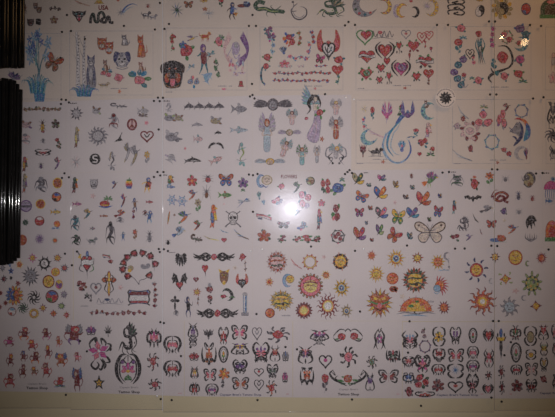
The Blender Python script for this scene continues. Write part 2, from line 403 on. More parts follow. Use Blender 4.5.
def dragonfly(m):
    m.line([(.6, .8), (0, .1), (-.7, -.9)], 1.1, m.c(0), 2)
    for a in (.1, .6, 2.9, 3.5): m.petal(.2, .3, a, .85, .12, m.c(1), 'e')
    m.disc(.55, .72, .15, .15, m.c(0))
def insect(m):   # col body, accent
    for s in (-1, 1):
        for k in (-.5, 0, .5): m.line([(0, k * .5), (s * .6, k * 1.1 + .1), (s * .9, k * 1.6)], .5, m.c(0), 2)
        m.line([(0, .5), (s * .35, 1)], .4, m.c(0))
    m.disc(0, -.2, .42, .6, m.c(1), m.c(0), n=14); m.disc(0, .5, .25, .25, m.c(0)); m.line([(0, .3), (0, -.75)], .4, m.c(0))
    m.disc(-.2, -.1, .09, .1, m.c(0), n=6); m.disc(.2, -.35, .09, .1, m.c(0), n=6)

# ---- birds and beasts
def bird(m):   # flying bird: body, wing, tail
    b, w, t = m.c(0), m.c(1), m.c(2)
    for k in range(4): m.petal(-.3, -.25, PI + .25 + k * .22, .8, .09, t)
    m.poly(cat([(-.4, -.35), (-.1, -.5), (.35, -.2), (.6, .15), (.4, .3), (0, .1), (-.4, -.35)], 3)[:-1], b, 'K')
    for k in range(6): m.petal(0, 0, 1.2 + k * .22, .95 - k * .05, .11, w if k % 2 else m.c(3, w), 'K' if m.mn > 6 else None)
    for k in range(4): m.petal(.15, .0, .35 + k * .2, .8, .1, w)
    m.disc(.55, .2, .17, .17, b); m.poly([(.65, .28), (1, .12), (.68, .1)], 'y' if b != 'y' else 'o'); m.disc(.58, .24, .05, .05, 'k', n=6)
def parrot(m): # perched, long tail
    b, w, t = m.c(0), m.c(1), m.c(2)
    m.poly([(-.1, -.2), (-.5, -1), (-.1, -.85), (.1, -1), (.25, -.2)], t, 'K', .25)
    m.poly(cat([(-.35, .3), (-.3, -.3), (.1, -.5), (.45, -.1), (.4, .5), (.1, .75), (-.35, .3)], 3)[:-1], b, 'K')
    m.petal(-.2, .35, -1.4, 1.0, .26, w, 'K'); m.petal(.2, .3, -1.1, .8, .2, m.c(3, w)); m.disc(.05, .68, .32, .26, b, 'K')
    m.poly([(.3, .8), (.75, .6), (.35, .5)], 'y' if b != 'y' else 'k'); m.disc(.1, .74, .07, .05, 'k', n=6); m.line([(-.5, -.3), (.7, -.35)], .5, 'n')
def hummer(m):
    m.line([(.5, .3), (1, .5)], .5, 'K'); m.poly(cat([(.5, .35), (.2, .1), (-.2, -.5), (-.5, -.95), (.1, -.6), (.55, .05), (.5, .35)], 3)[:-1], m.c(0), 'K')
    for k in range(4): m.petal(.1, .05, 1.5 + k * .35, .9, .13, m.c(1) if k % 2 else m.c(2), 'K' if m.mn > 4 else None)
    m.disc(.42, .3, .17, .17, m.c(2)); m.petal(-.3, -.6, 4.2, .5, .12, m.c(1))
def phoenix(m):
    b, w, t = m.c(0), m.c(1), m.c(2)
    # tail plumes curving down into a ring
    m.line([(.1, .45), (-.35, .15), (-.8, -.1), (-.95, -.5), (-.6, -.9), (-.1, -1), (.4, -.8), (.5, -.45), (.3, -.2)], 1.7, t, 1)
    m.line([(.05, .4), (-.3, .2), (-.65, -.1), (-.72, -.5), (-.4, -.8)], 2.0, 'c', 1)
    m.line([(.0, .38), (-.2, .1), (-.4, -.05), (-.55, -.45), (-.3, -.7), (0, -.75)], 1.3, 'L', 1)
    m.line([(-.8, 0), (-1, -.5), (-.75, -.9)], 1.1, 'l', 1); m.line([(.2, -.95), (.52, -.62), (.42, -.25)], 1.5, 'b', 1)
    m.line([(-.3, .25), (.05, .5), (.3, .58)], 3.4, 'b', 1)
    for s, x0 in ((-1, .22), (1, .5)):
        for k in range(6): m.petal(x0, .5, PI / 2 - s * (.1 + k * .13) + (-.15 if s > 0 else .15), .56 - k * .05, .035, w if k % 2 else b)
    m.disc(.37, .56, .16, .1, 'v', 'B'); m.disc(.36, .66, .07, .06, b)
    for k in range(5): m.petal(.05, -.55, PI / 2 + (k - 2) * .4, .3, .06, 'c' if k % 2 else 'l')
    m.disc(.05, -.45, .06, .05, 'p'); m.disc(.05, -.57, .1, .08, 'b')
def wingpair(m):   # pale pheasant wings rising
    for s in (-1, 1):
        for k in range(7): m.petal(s * .1, -.4, PI / 2 - s * (.12 + k * .13), 1.35 - k * .1, .09, m.c(k % len(m.col)))
    m.disc(0, -.35, .22, .3, m.c(0)); m.line([(0, -.5), (-.1, -1)], 1.2, m.c(1), 2)
def swan(m):
    for s in (-1, 1):
        for k in range(7):
            a = .3 + k * .12; c = m.c(0) if s > 0 else m.c(1)
            m.line([(s * .12, -.6 + k * .06), (s * (.75 + .03 * k), -.2 + k * .05), (s * (.95 - k * .07), .35 + k * .03), (s * (.55 - k * .04), .98 - k * .04)], 1.7 if s > 0 else 1.0, c, 1)
    m.disc(0, .25, .3, .28, 'V', 'e'); m.disc(0, .38, .15, .12, 'E', 'e'); m.line([(-.3, .1), (0, -.2), (.3, 0), (.1, -.4)], .9, 'V'); m.line([(-.2, .5), (-.4, .2), (-.7, -.1)], .7, 'V')
    for k in range(9): m.petal(m.R.uniform(-.8, .7), m.R.uniform(-.75, -.35), k, .28, .08, 'PVLp'[k % 4])
def dolphin(m):
    m.poly(cat([(-.9, -.3), (-.4, .3), (.1, .5), (.6, .2), (1, -.3), (.5, -.42), (0, -.35), (-.5, -.42), (-.9, -.3)], 3)[:-1], m.c(0))
    m.poly([(-.05, .25), (-.15, .95), (.3, .2)], m.c(0)); m.poly([(-.75, -.3), (-1, .25), (-.6, -.2)], m.c(0)); m.poly([(-.75, -.3), (-1, -.9), (-.5, -.3)], m.c(0))
    m.poly([(.2, -.2), (0, -.85), (.45, -.2)], m.c(0)); m.line([(-.3, -.2), (.3, -.16), (.8, -.28)], .5, m.c(1, 'E'), 1)
def leap(m):   # two dolphins leaping in an arch
    for s in (-1, 1):
        m.line([(s * .02, .6), (s * .5, .35), (s * .95, -.6)], 2.1, m.c(0), 1); m.poly([(s * .8, -.4), (s * 1, -.95), (s * .6, -.6)], m.c(0)); m.poly([(s * .3, .4), (s * .3, 1), (s * .5, .3)], m.c(0))
    m.line([(-.6, -.1), (0, .3), (.6, -.1)], .4, m.c(1, 'E'))
def fish(m):
    m.poly(cat([(-.5, 0), (-.1, .45), (.5, .35), (.95, 0), (.5, -.4), (-.1, -.4), (-.5, 0)], 3)[:-1], m.c(0), m.c(1, 'e'))
    m.poly([(-.4, 0), (-1, .6), (-.8, 0), (-1, -.6)], m.c(0), m.c(1, 'e')); m.petal(.1, .3, 1.9, .6, .16, m.c(2, m.c(0)), 'e'); m.petal(.1, -.3, 4.2, .5, .14, m.c(2, m.c(0)), 'e')
    m.disc(.65, .1, .07, .09, 'K', n=6)
    for k in range(3): m.line([(-.1 + .2 * k, .25), (-.02 + .2 * k, 0), (-.1 + .2 * k, -.25)], .4, m.c(1, 'e'))
def mermaid(m):
    m.line([(0, .5), (.35, 0), (-.2, -.5), (.1, -.85)], 2.0, m.c(0), 2); m.petal(.1, -.8, 3.6, .6, .2, m.c(1)); m.petal(.1, -.8, 5.6, .6, .2, m.c(1))
    m.disc(0, .75, .25, .2, m.c(1), 'e'); m.line([(0, .4), (-.6, .2), (-.4, -.1)], .9, m.c(1)); m.line([(0, .4), (.7, .5)], .8, m.c(1)); m.line([(-.2, .9), (-.4, .4), (-.3, .1)], 1, m.c(2, 'e'))
    m.line([(-.8, -.6), (0, -.7), (.8, -.55)], .5, 'e')
def shell(m):
    m.disc(-.1, 0, .75, .6, m.c(0), 'e'); m.petal(-.4, .3, 2, .8, .22, m.c(1), 'e'); m.petal(.2, .2, .6, .8, .22, m.c(1), 'e'); m.petal(.3, -.3, -.5, .7, .2, m.c(2, m.c(0)), 'e')
    m.line([(-.6, 0), (0, .2), (.5, -.1)], .5, 'K'); m.line([(-.5, -.3), (0, -.15), (.4, -.4)], .5, 'e'); m.disc(.2, .25, .07, .07, 'K', n=6)
def beast(m):  # sitting animal facing front/side: body, ear accent, chest
    b, a, c = m.c(0), m.c(1, 'K'), m.c(2, 'w')
    m.line([(.35, -.6), (.9, -.5), (.8, .1)], 1.6, b, 2)
    m.poly(cat([(-.55, -.95), (-.4, -.1), (-.2, .3), (.3, .3), (.6, -.4), (.6, -.95), (-.55, -.95)], 3)[:-1], b, a)
    m.poly(cat([(-.35, -.8), (-.25, 0), (.1, 0), (.15, -.8), (-.35, -.8)], 3)[:-1], c)
    m.disc(-.1, .5, .42, .32, b, a); m.poly([(-.5, .6), (-.5, 1), (-.15, .78)], b, a); m.poly([(.3, .6), (.32, 1), (0, .78)], b, a)
    m.disc(-.12, .38, .18, .14, c); m.disc(-.26, .56, .06, .05, 'k', n=6); m.disc(.05, .56, .06, .05, 'k', n=6); m.disc(-.12, .42, .05, .04, 'k', n=6); m.line([(-.3, -.95), (-.3, -.5)], .5, a); m.line([(.1, -.95), (.1, -.5)], .5, a)
def animal(m): # walking quadruped
    b, a = m.c(0), m.c(1, 'K')
    for u in (-.55, -.35, .3, .5): m.line([(u, -.1), (u + .08, -.5), (u - .03, -.95)], max(.8, m.mn * .2), b, 2)
    m.poly(cat([(-.7, .1), (-.4, .35), (.2, .3), (.55, .4), (.6, -.1), (.1, -.3), (-.6, -.25), (-.7, .1)], 3)[:-1], b, a)
    m.disc(.7, .5, .26, .3, b, a); m.poly([(.55, .7), (.6, 1), (.75, .75)], b); m.petal(.75, .42, -.3, .35, .1, b); m.line([(-.65, .1), (-.95, .3), (-.9, .8)], .9, b, 2)
    m.line([(-.4, .1), (.2, .15)], .8, m.c(2, a)); m.disc(.2, 0, .12, .15, m.c(2, a))
def head(m):   # animal head: fur, marks, muzzle
    f, k, z = m.c(0), m.c(1), m.c(2, 'w')
    m.poly(cat([(-.75, .55), (-.3, .85), (.3, .85), (.75, .55), (.7, -.2), (.35, -.85), (-.35, -.85), (-.7, -.2), (-.75, .55)], 3)[:-1], f, 'K')
    for s in (-1, 1):
        if 'd' in m.opt: m.poly([(s * .5, .8), (s * .95, .6), (s * 1, -.1), (s * .75, 0), (s * .6, .4)], k, 'K')
        else: m.poly([(s * .7, .5), (s * .8, 1), (s * .3, .8)], f, 'K')
        m.disc(s * .3, .2, .1, .09, 'k', n=8); m.disc(s * .3, .38, .12, .06, z); m.petal(s * .5, -.1, -PI / 2 + s * -.2, .5, .16, k)
    m.disc(0, -.3, .38, .32, z, 'K'); m.disc(0, -.15, .15, .1, 'k', n=8); m.line([(-.2, -.5), (0, -.42), (.2, -.5)], .5, 'k')
    if 'o' in m.opt: m.poly([(-.18, -.5), (.18, -.5), (.12, -.85), (-.12, -.85)], m.c(3, 'p'), 'R')
def rottweiler(m):
    m.poly(cat([(-.7, .6), (-.35, .9), (.3, .92), (.72, .62), (.85, 0), (.75, -.6), (.5, -.95), (-.45, -.98), (-.75, -.5), (-.8, 0), (-.7, .6)], 3)[:-1], 'k')
    for s in (-1, 1): m.poly(cat([(s * .5, .85), (s * .95, .62), (s * 1, .25), (s * .82, .05), (s * .62, .5), (s * .5, .85)], 3)[:-1], 'N', 'k'); m.poly([(s * .5, .8), (s * .9, .6), (s * .93, .2), (s * .7, .5)], 'k')
    for s in (-1, 1): m.disc(s * .25, .38, .09, .06, 'O'); m.disc(s * .26, .22, .09, .07, 'k'); m.disc(s * .28, .24, .03, .03, 'w', n=5); m.disc(s * .45, -.28, .2, .34, 'O'); m.disc(s * .28, -.1, .18, .2, 'n')
    m.disc(0, -.12, .26, .24, 'K'); m.disc(0, -.02, .17, .12, 'k'); m.line([(0, -.1), (0, -.3)], .6, 'k'); m.line([(-.35, -.25), (0, -.35), (.35, -.25)], 1.0, 'k')
    m.poly(cat([(-.2, -.35), (.2, -.35), (.17, -.75), (0, -.85), (-.17, -.75), (-.2, -.35)], 3)[:-1], 'p', 'R'); m.line([(-.55, -.75), (-.3, -.9), (.3, -.9), (.55, -.75)], 1, 'n'); m.line([(-.1, .8), (0, .4), (0, .2)], .5, 'K')
def panther(m):
    m.poly([(-1, 1), (-.6, .8), (0, .9), (.6, .8), (1, 1), (.9, .3), (.5, -.1), (.3, -.6), (0, -1), (-.3, -.6), (-.5, -.1), (-.9, .3)], 'k')
    for s in (-1, 1): m.disc(s * .4, .42, .16, .09, 'T'); m.disc(s * .2, .1, .15, .12, 'e'); m.poly([(s * .12, -.15), (s * .3, -.1), (s * .2, -.45)], 'w')
    m.poly([(-.22, -.2), (.22, -.2), (.12, -.7), (-.12, -.7)], 'r'); m.disc(0, .12, .12, .1, 'p')
def owl(m):
    m.poly(cat([(-.7, .6), (0, .7), (.7, .6), (.6, -.4), (0, -.9), (-.6, -.4), (-.7, .6)], 3)[:-1], m.c(0), 'N')
    for s in (-1, 1): m.poly([(s * .7, .5), (s * .95, 1), (s * .2, .7)], m.c(1)); m.disc(s * .3, .25, .24, .18, 'N'); m.disc(s * .3, .25, .1, .08, 'y')
    m.poly([(-.1, .1), (.1, .1), (0, -.15)], 'y'); m.petal(0, -.4, -PI / 2, .6, .3, m.c(1))
def snake(m):
    if 'c' in m.opt:
        m.line([(.95, -.9), (.5, -.6), (.9, .1), (.3, .65), (-.5, .3), (-.6, -.4), (0, -.7), (.5, -.2), (0, .1), (-.4, -.5)], 2.2, m.c(0), 0); m.line([(-.5, .3), (-1, -.1), (-.6, .9), (-.2, .95)], 1.6, m.c(0), 2); m.line([(.9, .1), (.3, .65), (-.5, .3), (-.6, -.4), (0, -.7)], .6, m.c(1))
    else:
        m.line([(-1, -.9), (-.95, .1), (-.75, .7), (-.6, -.5), (-.35, -.6), (-.3, .6), (0, .95), (.2, .2), (-.1, -.5), (.3, -.7), (.45, .1), (.62, .1), (.7, -.7), (1, -.75)], 2.5, m.c(0), 0)
        m.line([(-.95, .1), (-.75, .7), (-.6, -.5), (-.35, -.6), (-.3, .6), (0, .95), (.2, .2)], .5, m.c(1, 'K'))
def lizard(m):
    b = m.c(0)
    for u, v in ((-.25, -.9), (.05, .55), (.3, -.8), (.65, .5)): m.line([(.35 if u > 0 else -.1, -.15), (u, v * .6), (u + .12, v)], 1.1, b, 2)
    m.line([(-.35, .75), (-.75, .95), (-1, .5), (-.8, .05), (-.35, .1), (.1, -.2), (.55, -.2), (.95, -.3)], m.mn * .42, b, 0)
    m.line([(-.8, .05), (-.35, .1), (.1, -.2), (.55, -.2)], .8, m.c(1)); m.disc(.85, -.28, .17, .17, b); m.line([(-.35, .75), (-.6, .9)], .6, b)
def ringliz(m):
    m.line([(-.7, .9), (-.6, .4), (-.9, -.1), (-.5, -.85), (.2, -1), (.8, -.6), (.85, 0), (.5, .3), (.1, .35)], 1.3, m.c(0), 1); m.line([(-.6, .4), (-.75, 0), (-.4, -.65), (.2, -.8), (.6, -.5)], .6, m.c(1)); m.line([(-.7, .3), (-.2, .7)], .7, m.c(0)); m.line([(-.9, -.2), (-.3, -.1)], .7, m.c(0)); m.disc(-.7, .85, .14, .12, m.c(0))
def dragon(m):
    c, a = m.c(0), m.c(1)
    m.line([(-1, -.75), (-.6, -.2), (-.2, -.6), (.3, -.5), (.2, .1), (-.3, .2), (-.4, .6), (0, .8)], m.mn * .3, c, 1)
    m.line([(.2, .1), (.7, .2), (.9, -.3), (.5, -.7), (.9, -.85)], m.mn * .2, c, 2)
    for k in range(5): m.petal(.1, .2, .2 + k * .32, .95, .12, a if k % 2 else c, 'K')
    m.disc(0, .75, .2, .15, c); m.petal(.1, .75, .2, .35, .08, c); 
    for k in range(6): m.disc(-.8 + k * .3, -.45 + .2 * (k % 2), .07, .07, m.c(2, 'K'), n=6)
    for u in (-.5, 0, .5): m.line([(u, -.4), (u - .1, -.8), (u + .1, -.95)], .7, c)
def gecko(m):  # small standing lizard/monkey style critter
    b, a = m.c(0), m.c(1, m.c(0)); r = m.R
    m.line([(r.uniform(-.3, .3), .7), (.2, .15), (-.2, -.3), (.1, -.7), (.6, -.95)], m.mn * .8, b, 2)
    for s in (-1, 1):
        m.line([(0, .35), (s * .6, .3 + .3 * r.random()), (s * .9, .6 * r.uniform(-1, 1))], m.mn * .3, b, 2); m.line([(-.1, -.3), (s * .6, -.4), (s * .7, -.85)], m.mn * .32, a, 2)
    m.disc(0, .72, .32, .24, a, 'K'); m.disc(.1, .1, .16, .16, a)
def spider(m): 
    for s in (-1, 1):
        for a in (-.9, -.3, .3, .9): m.line([(0, 0), (s * .6, a * .5 + .2), (s * .95, a)], .5, m.c(0), 2)
    m.disc(0, -.25, .35, .38, m.c(1), m.c(0)); m.disc(0, .25, .2, .2, m.c(0)); m.line([(0, .3), (0, 1)], .3, m.c(0))
def bat(m):
    m.poly([(0, .3), (.3, .35), (.5, .8), (1, .5), (.9, -.1), (.65, .1), (.45, -.3), (.2, -.1), (0, -.9), (-.2, -.1), (-.45, -.3), (-.65, .1), (-.9, -.1), (-1, .5), (-.5, .8), (-.3, .35)], m.c(0)); m.disc(0, .35, .12, .25, m.c(1, 'K'))
def skull(m):
    m.disc(0, .2, .62, .62, 'w', 'k', ow=.6); m.poly([(-.35, -.2), (.35, -.2), (.3, -.65), (-.3, -.65)], 'w', 'k', .5)
    for s in (-1, 1): m.disc(s * .26, .15, .2, .2, 'k'); m.line([(-s * 1, -.55), (s * 1, -1)] if 0 else [(s * .35, -.4), (s * 1, -.85)], 1.0, 'K'); m.disc(s * .95, -.85, .12, .1, 'K'); m.line([(s * .5, .6), (s * .95, .9)], .8, 'K')
    m.poly([(-.08, -.1), (.08, -.1), (0, .08)], 'k')
    for u in (-.18, 0, .18): m.line([(u, -.3), (u, -.6)], .4, 'k')
    m.disc(.1, .25, .12, .1, 'k')
def elephant(m):
    m.disc(.1, 0, .7, .85, m.c(0), 'N'); m.line(arc(.15, .1, .8, .85, -.6, 2.4), 2.0, m.c(1), 1); m.disc(-.2, .35, .4, .35, m.c(1), 'k'); m.line([(-.2, .2), (-.7, 0), (-.9, .6)], 1.2, m.c(1), 2); m.petal(.1, -.1, -1.2, .8, .3, m.c(2, 'n')); m.disc(-.2, .4, .08, .08, 'w', n=6); m.line([(-.6, -.4), (0, -.8), (.5, -.6)], 1.1, m.c(1))

# ---- figures
def figure(m): # col head/hair, body, legs
    r = m.R; h, b, l = m.c(0), m.c(1), m.c(2)
    lean = r.uniform(-.25, .25)
    for s in (-1, 1): m.line([(s * .15, -.2), (s * r.uniform(.2, .5), -.6), (s * r.uniform(.2, .6), -.97)], m.mn * .3, l, 2)
    m.poly(cat([(-.3 + lean, .45), (.3 + lean, .45), (.28, -.25), (-.28, -.25), (-.3 + lean, .45)], 3)[:-1], b, 'K')
    for s in (-1, 1): m.line([(s * .25 + lean, .35), (s * .7, .1 + .5 * r.random()), (s * .85, r.uniform(-.2, .8))], m.mn * .2, b if s > 0 else l, 2)
    m.disc(lean, .68, .33, .27, h, 'K'); m.disc(lean + .1, .64, .14, .12, 's')
def imp(m):  # little horned figure with tail
    h, b, l = m.c(0), m.c(1), m.c(2)
    r = m.R; s0 = r.choice((-1, 1))
    m.line([(0, -.3), (-s0 * .6, -.5), (-s0 * .95, -.1), (-s0 * .8, .1)], .6, b, 0); m.petal(-s0 * .8, .05, 1.6, .25, .1, b)
    if 'w' in m.opt:
        for s in (-1, 1):
            for k in range(4): m.petal(s * .15, .15, PI / 2 - s * (.5 + .28 * k), 1.05 - k * .12, .15, m.c(3, 'e'), 'K')
    for s in (-1, 1): m.line([(s * .12, -.3), (s * r.uniform(.3, .7), -.55), (s * r.uniform(.1, .6), -.97)], m.mn * .34, l, 2)
    m.poly(cat([(-.35, .3), (.35, .3), (.35, -.4), (-.35, -.4), (-.35, .3)], 3)[:-1], b, 'R')
    m.line([(.25, .2), (.6, .05), (.9, .3)], m.mn * .22, b, 2); m.line([(-.25, .2), (-.7, .2), (-.6, .5)], m.mn * .22, b, 2)
    m.disc(s0 * .1, .55, .42, .32, h, 'R'); m.disc(s0 * .2, .5, .2, .16, 's' if h != 'o' else 'y'); m.poly([(-.3, .75), (-.35, 1), (-.1, .8)], b); m.poly([(.3, .75), (.4, 1), (.12, .8)], b); m.disc(s0 * .25, .55, .06, .05, 'k', n=5)
def wings2(m, c, sp=1, v0=.1):
    for s in (-1, 1):
        for k in range(6): m.petal(s * .08, v0, PI / 2 - s * (.35 + .22 * k) , sp * (1.05 - .07 * k), .12, c[k % len(c)], 'e' if m.mn > 5 else None)
def angel(m):  # wing, hair, robe
    wings2(m, m.c(0) + 'E', 1.0, .15)
    m.poly(cat([(-.2, .35), (.2, .35), (.3, -.3), (.25, -.95), (-.25, -.95), (-.3, -.3), (-.2, .35)], 3)[:-1], m.c(2), 'e'); m.line([(-.1, .2), (0, -.4), (-.1, -.9)], .5, 'L'); m.line([(-.25, .2), (-.45, -.1), (0, -.1), (.45, -.1), (.25, .2)], .8, 's')
    m.disc(0, .55, .24, .22, m.c(1), 'N'); m.disc(0, .5, .12, .13, 's')
def wingedhead(m):
    wings = m.c(0)
    for s in (-1, 1):
        for k in range(5): m.petal(s * .15, -.1, PI / 2 - s * (.85 + .2 * k), .95, .16, wings, 'K' if m.col[-1] == '!' else 'e')
    m.disc(0, 0, .3, .65, m.c(1), 'N'); m.disc(0, -.1, .2, .45, m.c(2, 's'), 'e'); m.disc(-.07, 0, .03, .08, 'k', n=5); m.disc(.07, 0, .03, .08, 'k', n=5); m.line([(-.07, -.3), (0, -.36), (.07, -.3)], .35, 'R')
def woman(m):
    for s, L in ((-1, 1.0), (1, .5)):
        for k in range(6): m.petal(.05, .55, PI / 2 - s * (.6 + .18 * k), L * (.95 - .05 * k), .06, 'T' if k % 2 else 'l', 'e')
    m.poly(cat([(.1, .3), (.35, .3), (.45, -.2), (.3, -.9), (-.1, -.95), (-.35, -.7), (0, -.2), (.1, .3)], 3)[:-1], 'V', 'e')
    for k in range(6): m.line([(.15, -.1), (-.1 + .1 * k, -.5), (-.5 + .15 * k, -.95)], .7, 'PVE'[k % 3], 2)
    m.line([(.05, .9), (-.25, .6), (-.15, .35), (-.35, .15)], 4.2, 'k', 2); m.disc(.12, .8, .2, .13, 'k'); m.line([(.25, .85), (.42, .6), (.38, .4)], 2.5, 'k', 2)
    m.disc(.14, .74, .11, .1, 'S', 'K'); m.poly([(0, .55), (.3, .55), (.3, .3), (.02, .3)], 'S', 'e'); m.disc(.1, .75, .02, .02, 'k', n=5); m.disc(.18, .75, .02, .02, 'k', n=5)
    for a in (.3, 2, 3.6, 5): leafp(m, .38 + .15 * math.cos(a), .22 + .1 * math.sin(a), a, .2, 'g')
    rosehead(m, .38, .22, .2, .13, 'r'); rosehead(m, -.38, -.02, .1, .06, 'p')
def wolf(m):
    m.poly(cat([(-.6, -1), (-.7, -.2), (-.35, .4), (.35, .4), (.7, -.2), (.65, -1), (-.6, -1)], 3)[:-1], 'e', 'B')
    m.disc(0, .55, .55, .26, 'e', 'B'); m.poly([(-.55, .6), (-.55, 1), (-.15, .8)], 'B'); m.poly([(.55, .6), (.55, 1), (.15, .8)], 'B'); m.disc(0, .44, .25, .13, 'w', 'K'); m.disc(0, .47, .09, .04, 'k')
    for s in (-1, 1): m.disc(s * .22, .6, .07, .03, 'k'); m.line([(s * .5, .3), (s * .45, -.3), (s * .5, -.9)], 1.2, 'B', 1); m.line([(s * .2, .2), (s * .15, -.4), (s * .2, -.95)], .9, 'K', 1)
    m.disc(0, -.2, .25, .4, 'E')
def dogface(m):
    m.disc(0, 0, .8, .8, 'E', 'B'); 
    for s in (-1, 1): m.poly(cat([(s * .3, .8), (s * .8, .9), (s * 1, .2), (s * .8, -.3), (s * .5, .2), (s * .3, .8)], 3)[:-1], 'B'); m.disc(s * .3, .1, .14, .12, 'k'); m.line([(s * .6, -.2), (s * .5, -.7)], .8, 'B')
    m.disc(0, -.35, .35, .28, 'w', 'K'); m.disc(0, -.2, .14, .1, 'k'); m.line([(0, .8), (0, .3)], .9, 'B'); m.line([(-.3, .7), (-.15, .3)], .7, 'K'); m.line([(-.7, -.8), (0, -1), (.7, -.8)], .8, 'e')

# ---- ornaments
def tribal(m):  # symmetric black strokework; accents colours after the first
    k = m.c(0); ac = m.col[1:] or 'K'; A = m.R.randrange(6); sd = m.R.random(); lw = max(1.15, m.mn * .27)
    n = 3 if m.mn < 5 else 5
    for s in (-1, 1):
        q = random.Random(sd)
        if A == 0: P = [(.1, .98), (.8, .78), (.95, .05), (.5, -.5), (.1, -.95)]
        elif A == 1: P = [(.5, 1), (.98, .5), (.55, .05), (.88, -.45), (.25, -.98)]
        elif A == 2: P = [(.92, .95), (.35, .55), (.78, 0), (.95, -.6), (.3, -.92)]
        elif A == 3: P = [(.15, .7), (.6, 1), (.95, .5), (.7, -.1), (.15, -.35), (.6, -.7), (.35, -1)]
        elif A == 4: P = [(.9, .7), (.98, 0), (.75, -.6), (.3, -.3), (.1, -.95)]
        else: P = [(.35, .95), (.2, .5), (.85, .35), (.9, -.3), (.45, -.45), (.6, -.95)]
        m.line([(s * u, v) for u, v in P], lw, k, 1)
        c = ac[0]; u, v = q.uniform(.25, .42), q.uniform(-.25, .35)
        m.poly([(s * .06, v + .32), (s * (u + .12), v + .36), (s * (u + .22), v), (s * u, v - .34), (s * .06, v - .2)], c)
        m.disc(s * (u + .1), v + .45 * q.choice((-1, 1)), .17, .15, ac[-1])
        for i in range(n):
            a0 = q.uniform(-.9, .9); u = q.uniform(.05, .5)
            m.line([(s * u * .3, a0), (s * (u + .3), a0 + q.uniform(-.1, .35)), (s * min(1, u + .3), a0 + q.uniform(-.5, .5))], lw * .62, k, 1)
    m.disc(0, m.R.uniform(-.1, .4), .17, .2, ac[0]); m.petal(0, -.35, -PI / 2, .6, .12, k)
    if len(ac) > 1: m.petal(0, -.1, PI / 2, .8, .14, ac[1])
def tributterfly(m):  # winged emblem: heavy black wing outlines, coloured body
    lw = max(1.2, m.mn * .24)
    for s in (-1, 1):
        m.poly([(s * .1, .1), (s * .5, .55), (s * .75, .3), (s * .5, -.05), (s * .55, -.5), (s * .15, -.5)], m.c(0))
        m.line([(s * .1, .3), (s * .45, .9), (s * .95, .85), (s * .85, .2), (s * .5, 0)], lw, 'k', 1); m.line([(s * .4, 0), (s * .85, -.3), (s * .7, -.9), (s * .2, -.6)], lw, 'k', 1)
        m.line([(s * .3, .5), (s * .65, .6), (s * .6, .2)], .9, 'k', 1); m.line([(s * .3, -.2), (s * .5, -.55)], .9, 'k', 1); m.disc(s * .3, .05, .14, .14, m.c(1))
    m.line([(0, .6), (0, -.8)], lw * .7, m.c(1), 1); m.line([(0, .2), (0, -.5)], .7, 'k', 1)
def hornrose(m):   # wide tribal horns with a bloom in the middle
    b = m.c(0)
    for s in (-1, 1):
        m.line([(s * .8, .95), (s * 1, .5), (s * .8, -.1), (s * .4, -.55), (s * .05, -.9)], 2.0, b, 1); m.line([(s * .95, .8), (s * .7, .3), (s * .85, .95)], .8, b, 1)
        m.line([(s * .55, .3), (s * .7, -.1), (s * .3, -.35)], 1.0, b, 1); leafp(m, s * .25, -.35, PI / 2 - s * 1.2, .35, 'g'); leafp(m, s * .1, -.6, PI / 2 - s * 1.8, .35, 'G')
    for a in (0, 1.2, 2.4, 3.6, 4.9): leafp(m, .2 * math.cos(a), -.2 + .3 * math.sin(a), a, .28, 'g')
    rosehead(m, 0, -.1, .24, .46, m.c(1), 'O')
def vinerose(m):   # bloom(s) with curling tribal twigs; col: black, petals, [leaf]
    n = 1
    for o in m.opt:
        if o.isdigit(): n = int(o)
    b = m.c(0)
    if n == 2:
        for s in (-1, 1):
            m.line([(s * .1, .7), (s * .5, .95), (s * .85, .3), (s * 1, -.2)], 1.1, b, 1); m.line([(s * .3, -.5), (s * .75, -.85), (s * 1, -.3)], 1.2, b, 1); leafp(m, s * .6, -.4, -PI / 2 + s * .7, .35, 'g'); rosehead(m, s * .42, -.15, .3, .55, m.c(1))
        m.line([(-.2, .6), (0, 1), (.2, .6)], .9, b)
        return
    r = m.R
    for i in range(7):
        a = i * .9 + r.random() * .3; x, y = math.cos(a), math.sin(a)
        m.line([(.3 * x, .3 * y), (.7 * x - .2 * y, .7 * y + .2 * x), (x, y), (.8 * x - .3 * y, .8 * y + .3 * x)], max(.8, m.mn * .16), b, 1)
    for a in (.8, 2.8, 4.8): leafp(m, .4 * math.cos(a), .4 * math.sin(a), a, .45, m.c(2, b))
    rosehead(m, 0, 0, .5, .48, m.c(1))
def star(m):
    n = 5 if not any(o.isdigit() for o in m.opt) else int([o for o in m.opt if o.isdigit()][0])
    P = []
    for i in range(2 * n):
        a = PI / 2 + i * PI / n; r = 1 if i % 2 == 0 else .42; P.append((r * math.cos(a), r * math.sin(a)))
    m.poly(P, m.c(0), m.c(0)); m.poly([(x * .55, y * .55) for x, y in P], m.c(1)); m.disc(0, 0, .14, .14, m.c(2, m.c(0)))
def armband(m):
    b = m.c(0); lw = m.mn * .46
    for s in (-1, 1):
        m.line([(s * .12, .2), (s * .4, .8), (s * .7, .1), (s * 1, .75)], lw, b, 1); m.line([(s * .12, -.1), (s * .4, -.75), (s * .68, .1), (s * .95, -.3)], lw, b, 1)
        m.line([(s * .25, .5), (s * .5, -.1), (s * .8, -.75)], lw * .9, b, 1); m.line([(s * .3, -.3), (s * .55, .35), (s * .85, -.1)], lw * .7, b, 1); m.poly([(s * .1, 0), (s * .3, .5), (s * .5, .1), (s * .32, -.45)], b); m.line([(s * .3, .1), (s * .7, -.2), (s * 1, .1)], lw * .8, b, 1)
    leafp(m, -.1, -.2, 3.9, .18, 'G'); leafp(m, .1, -.2, 5.4, .18, 'G'); rosehead(m, 0, .05, .15, .72, m.c(1))
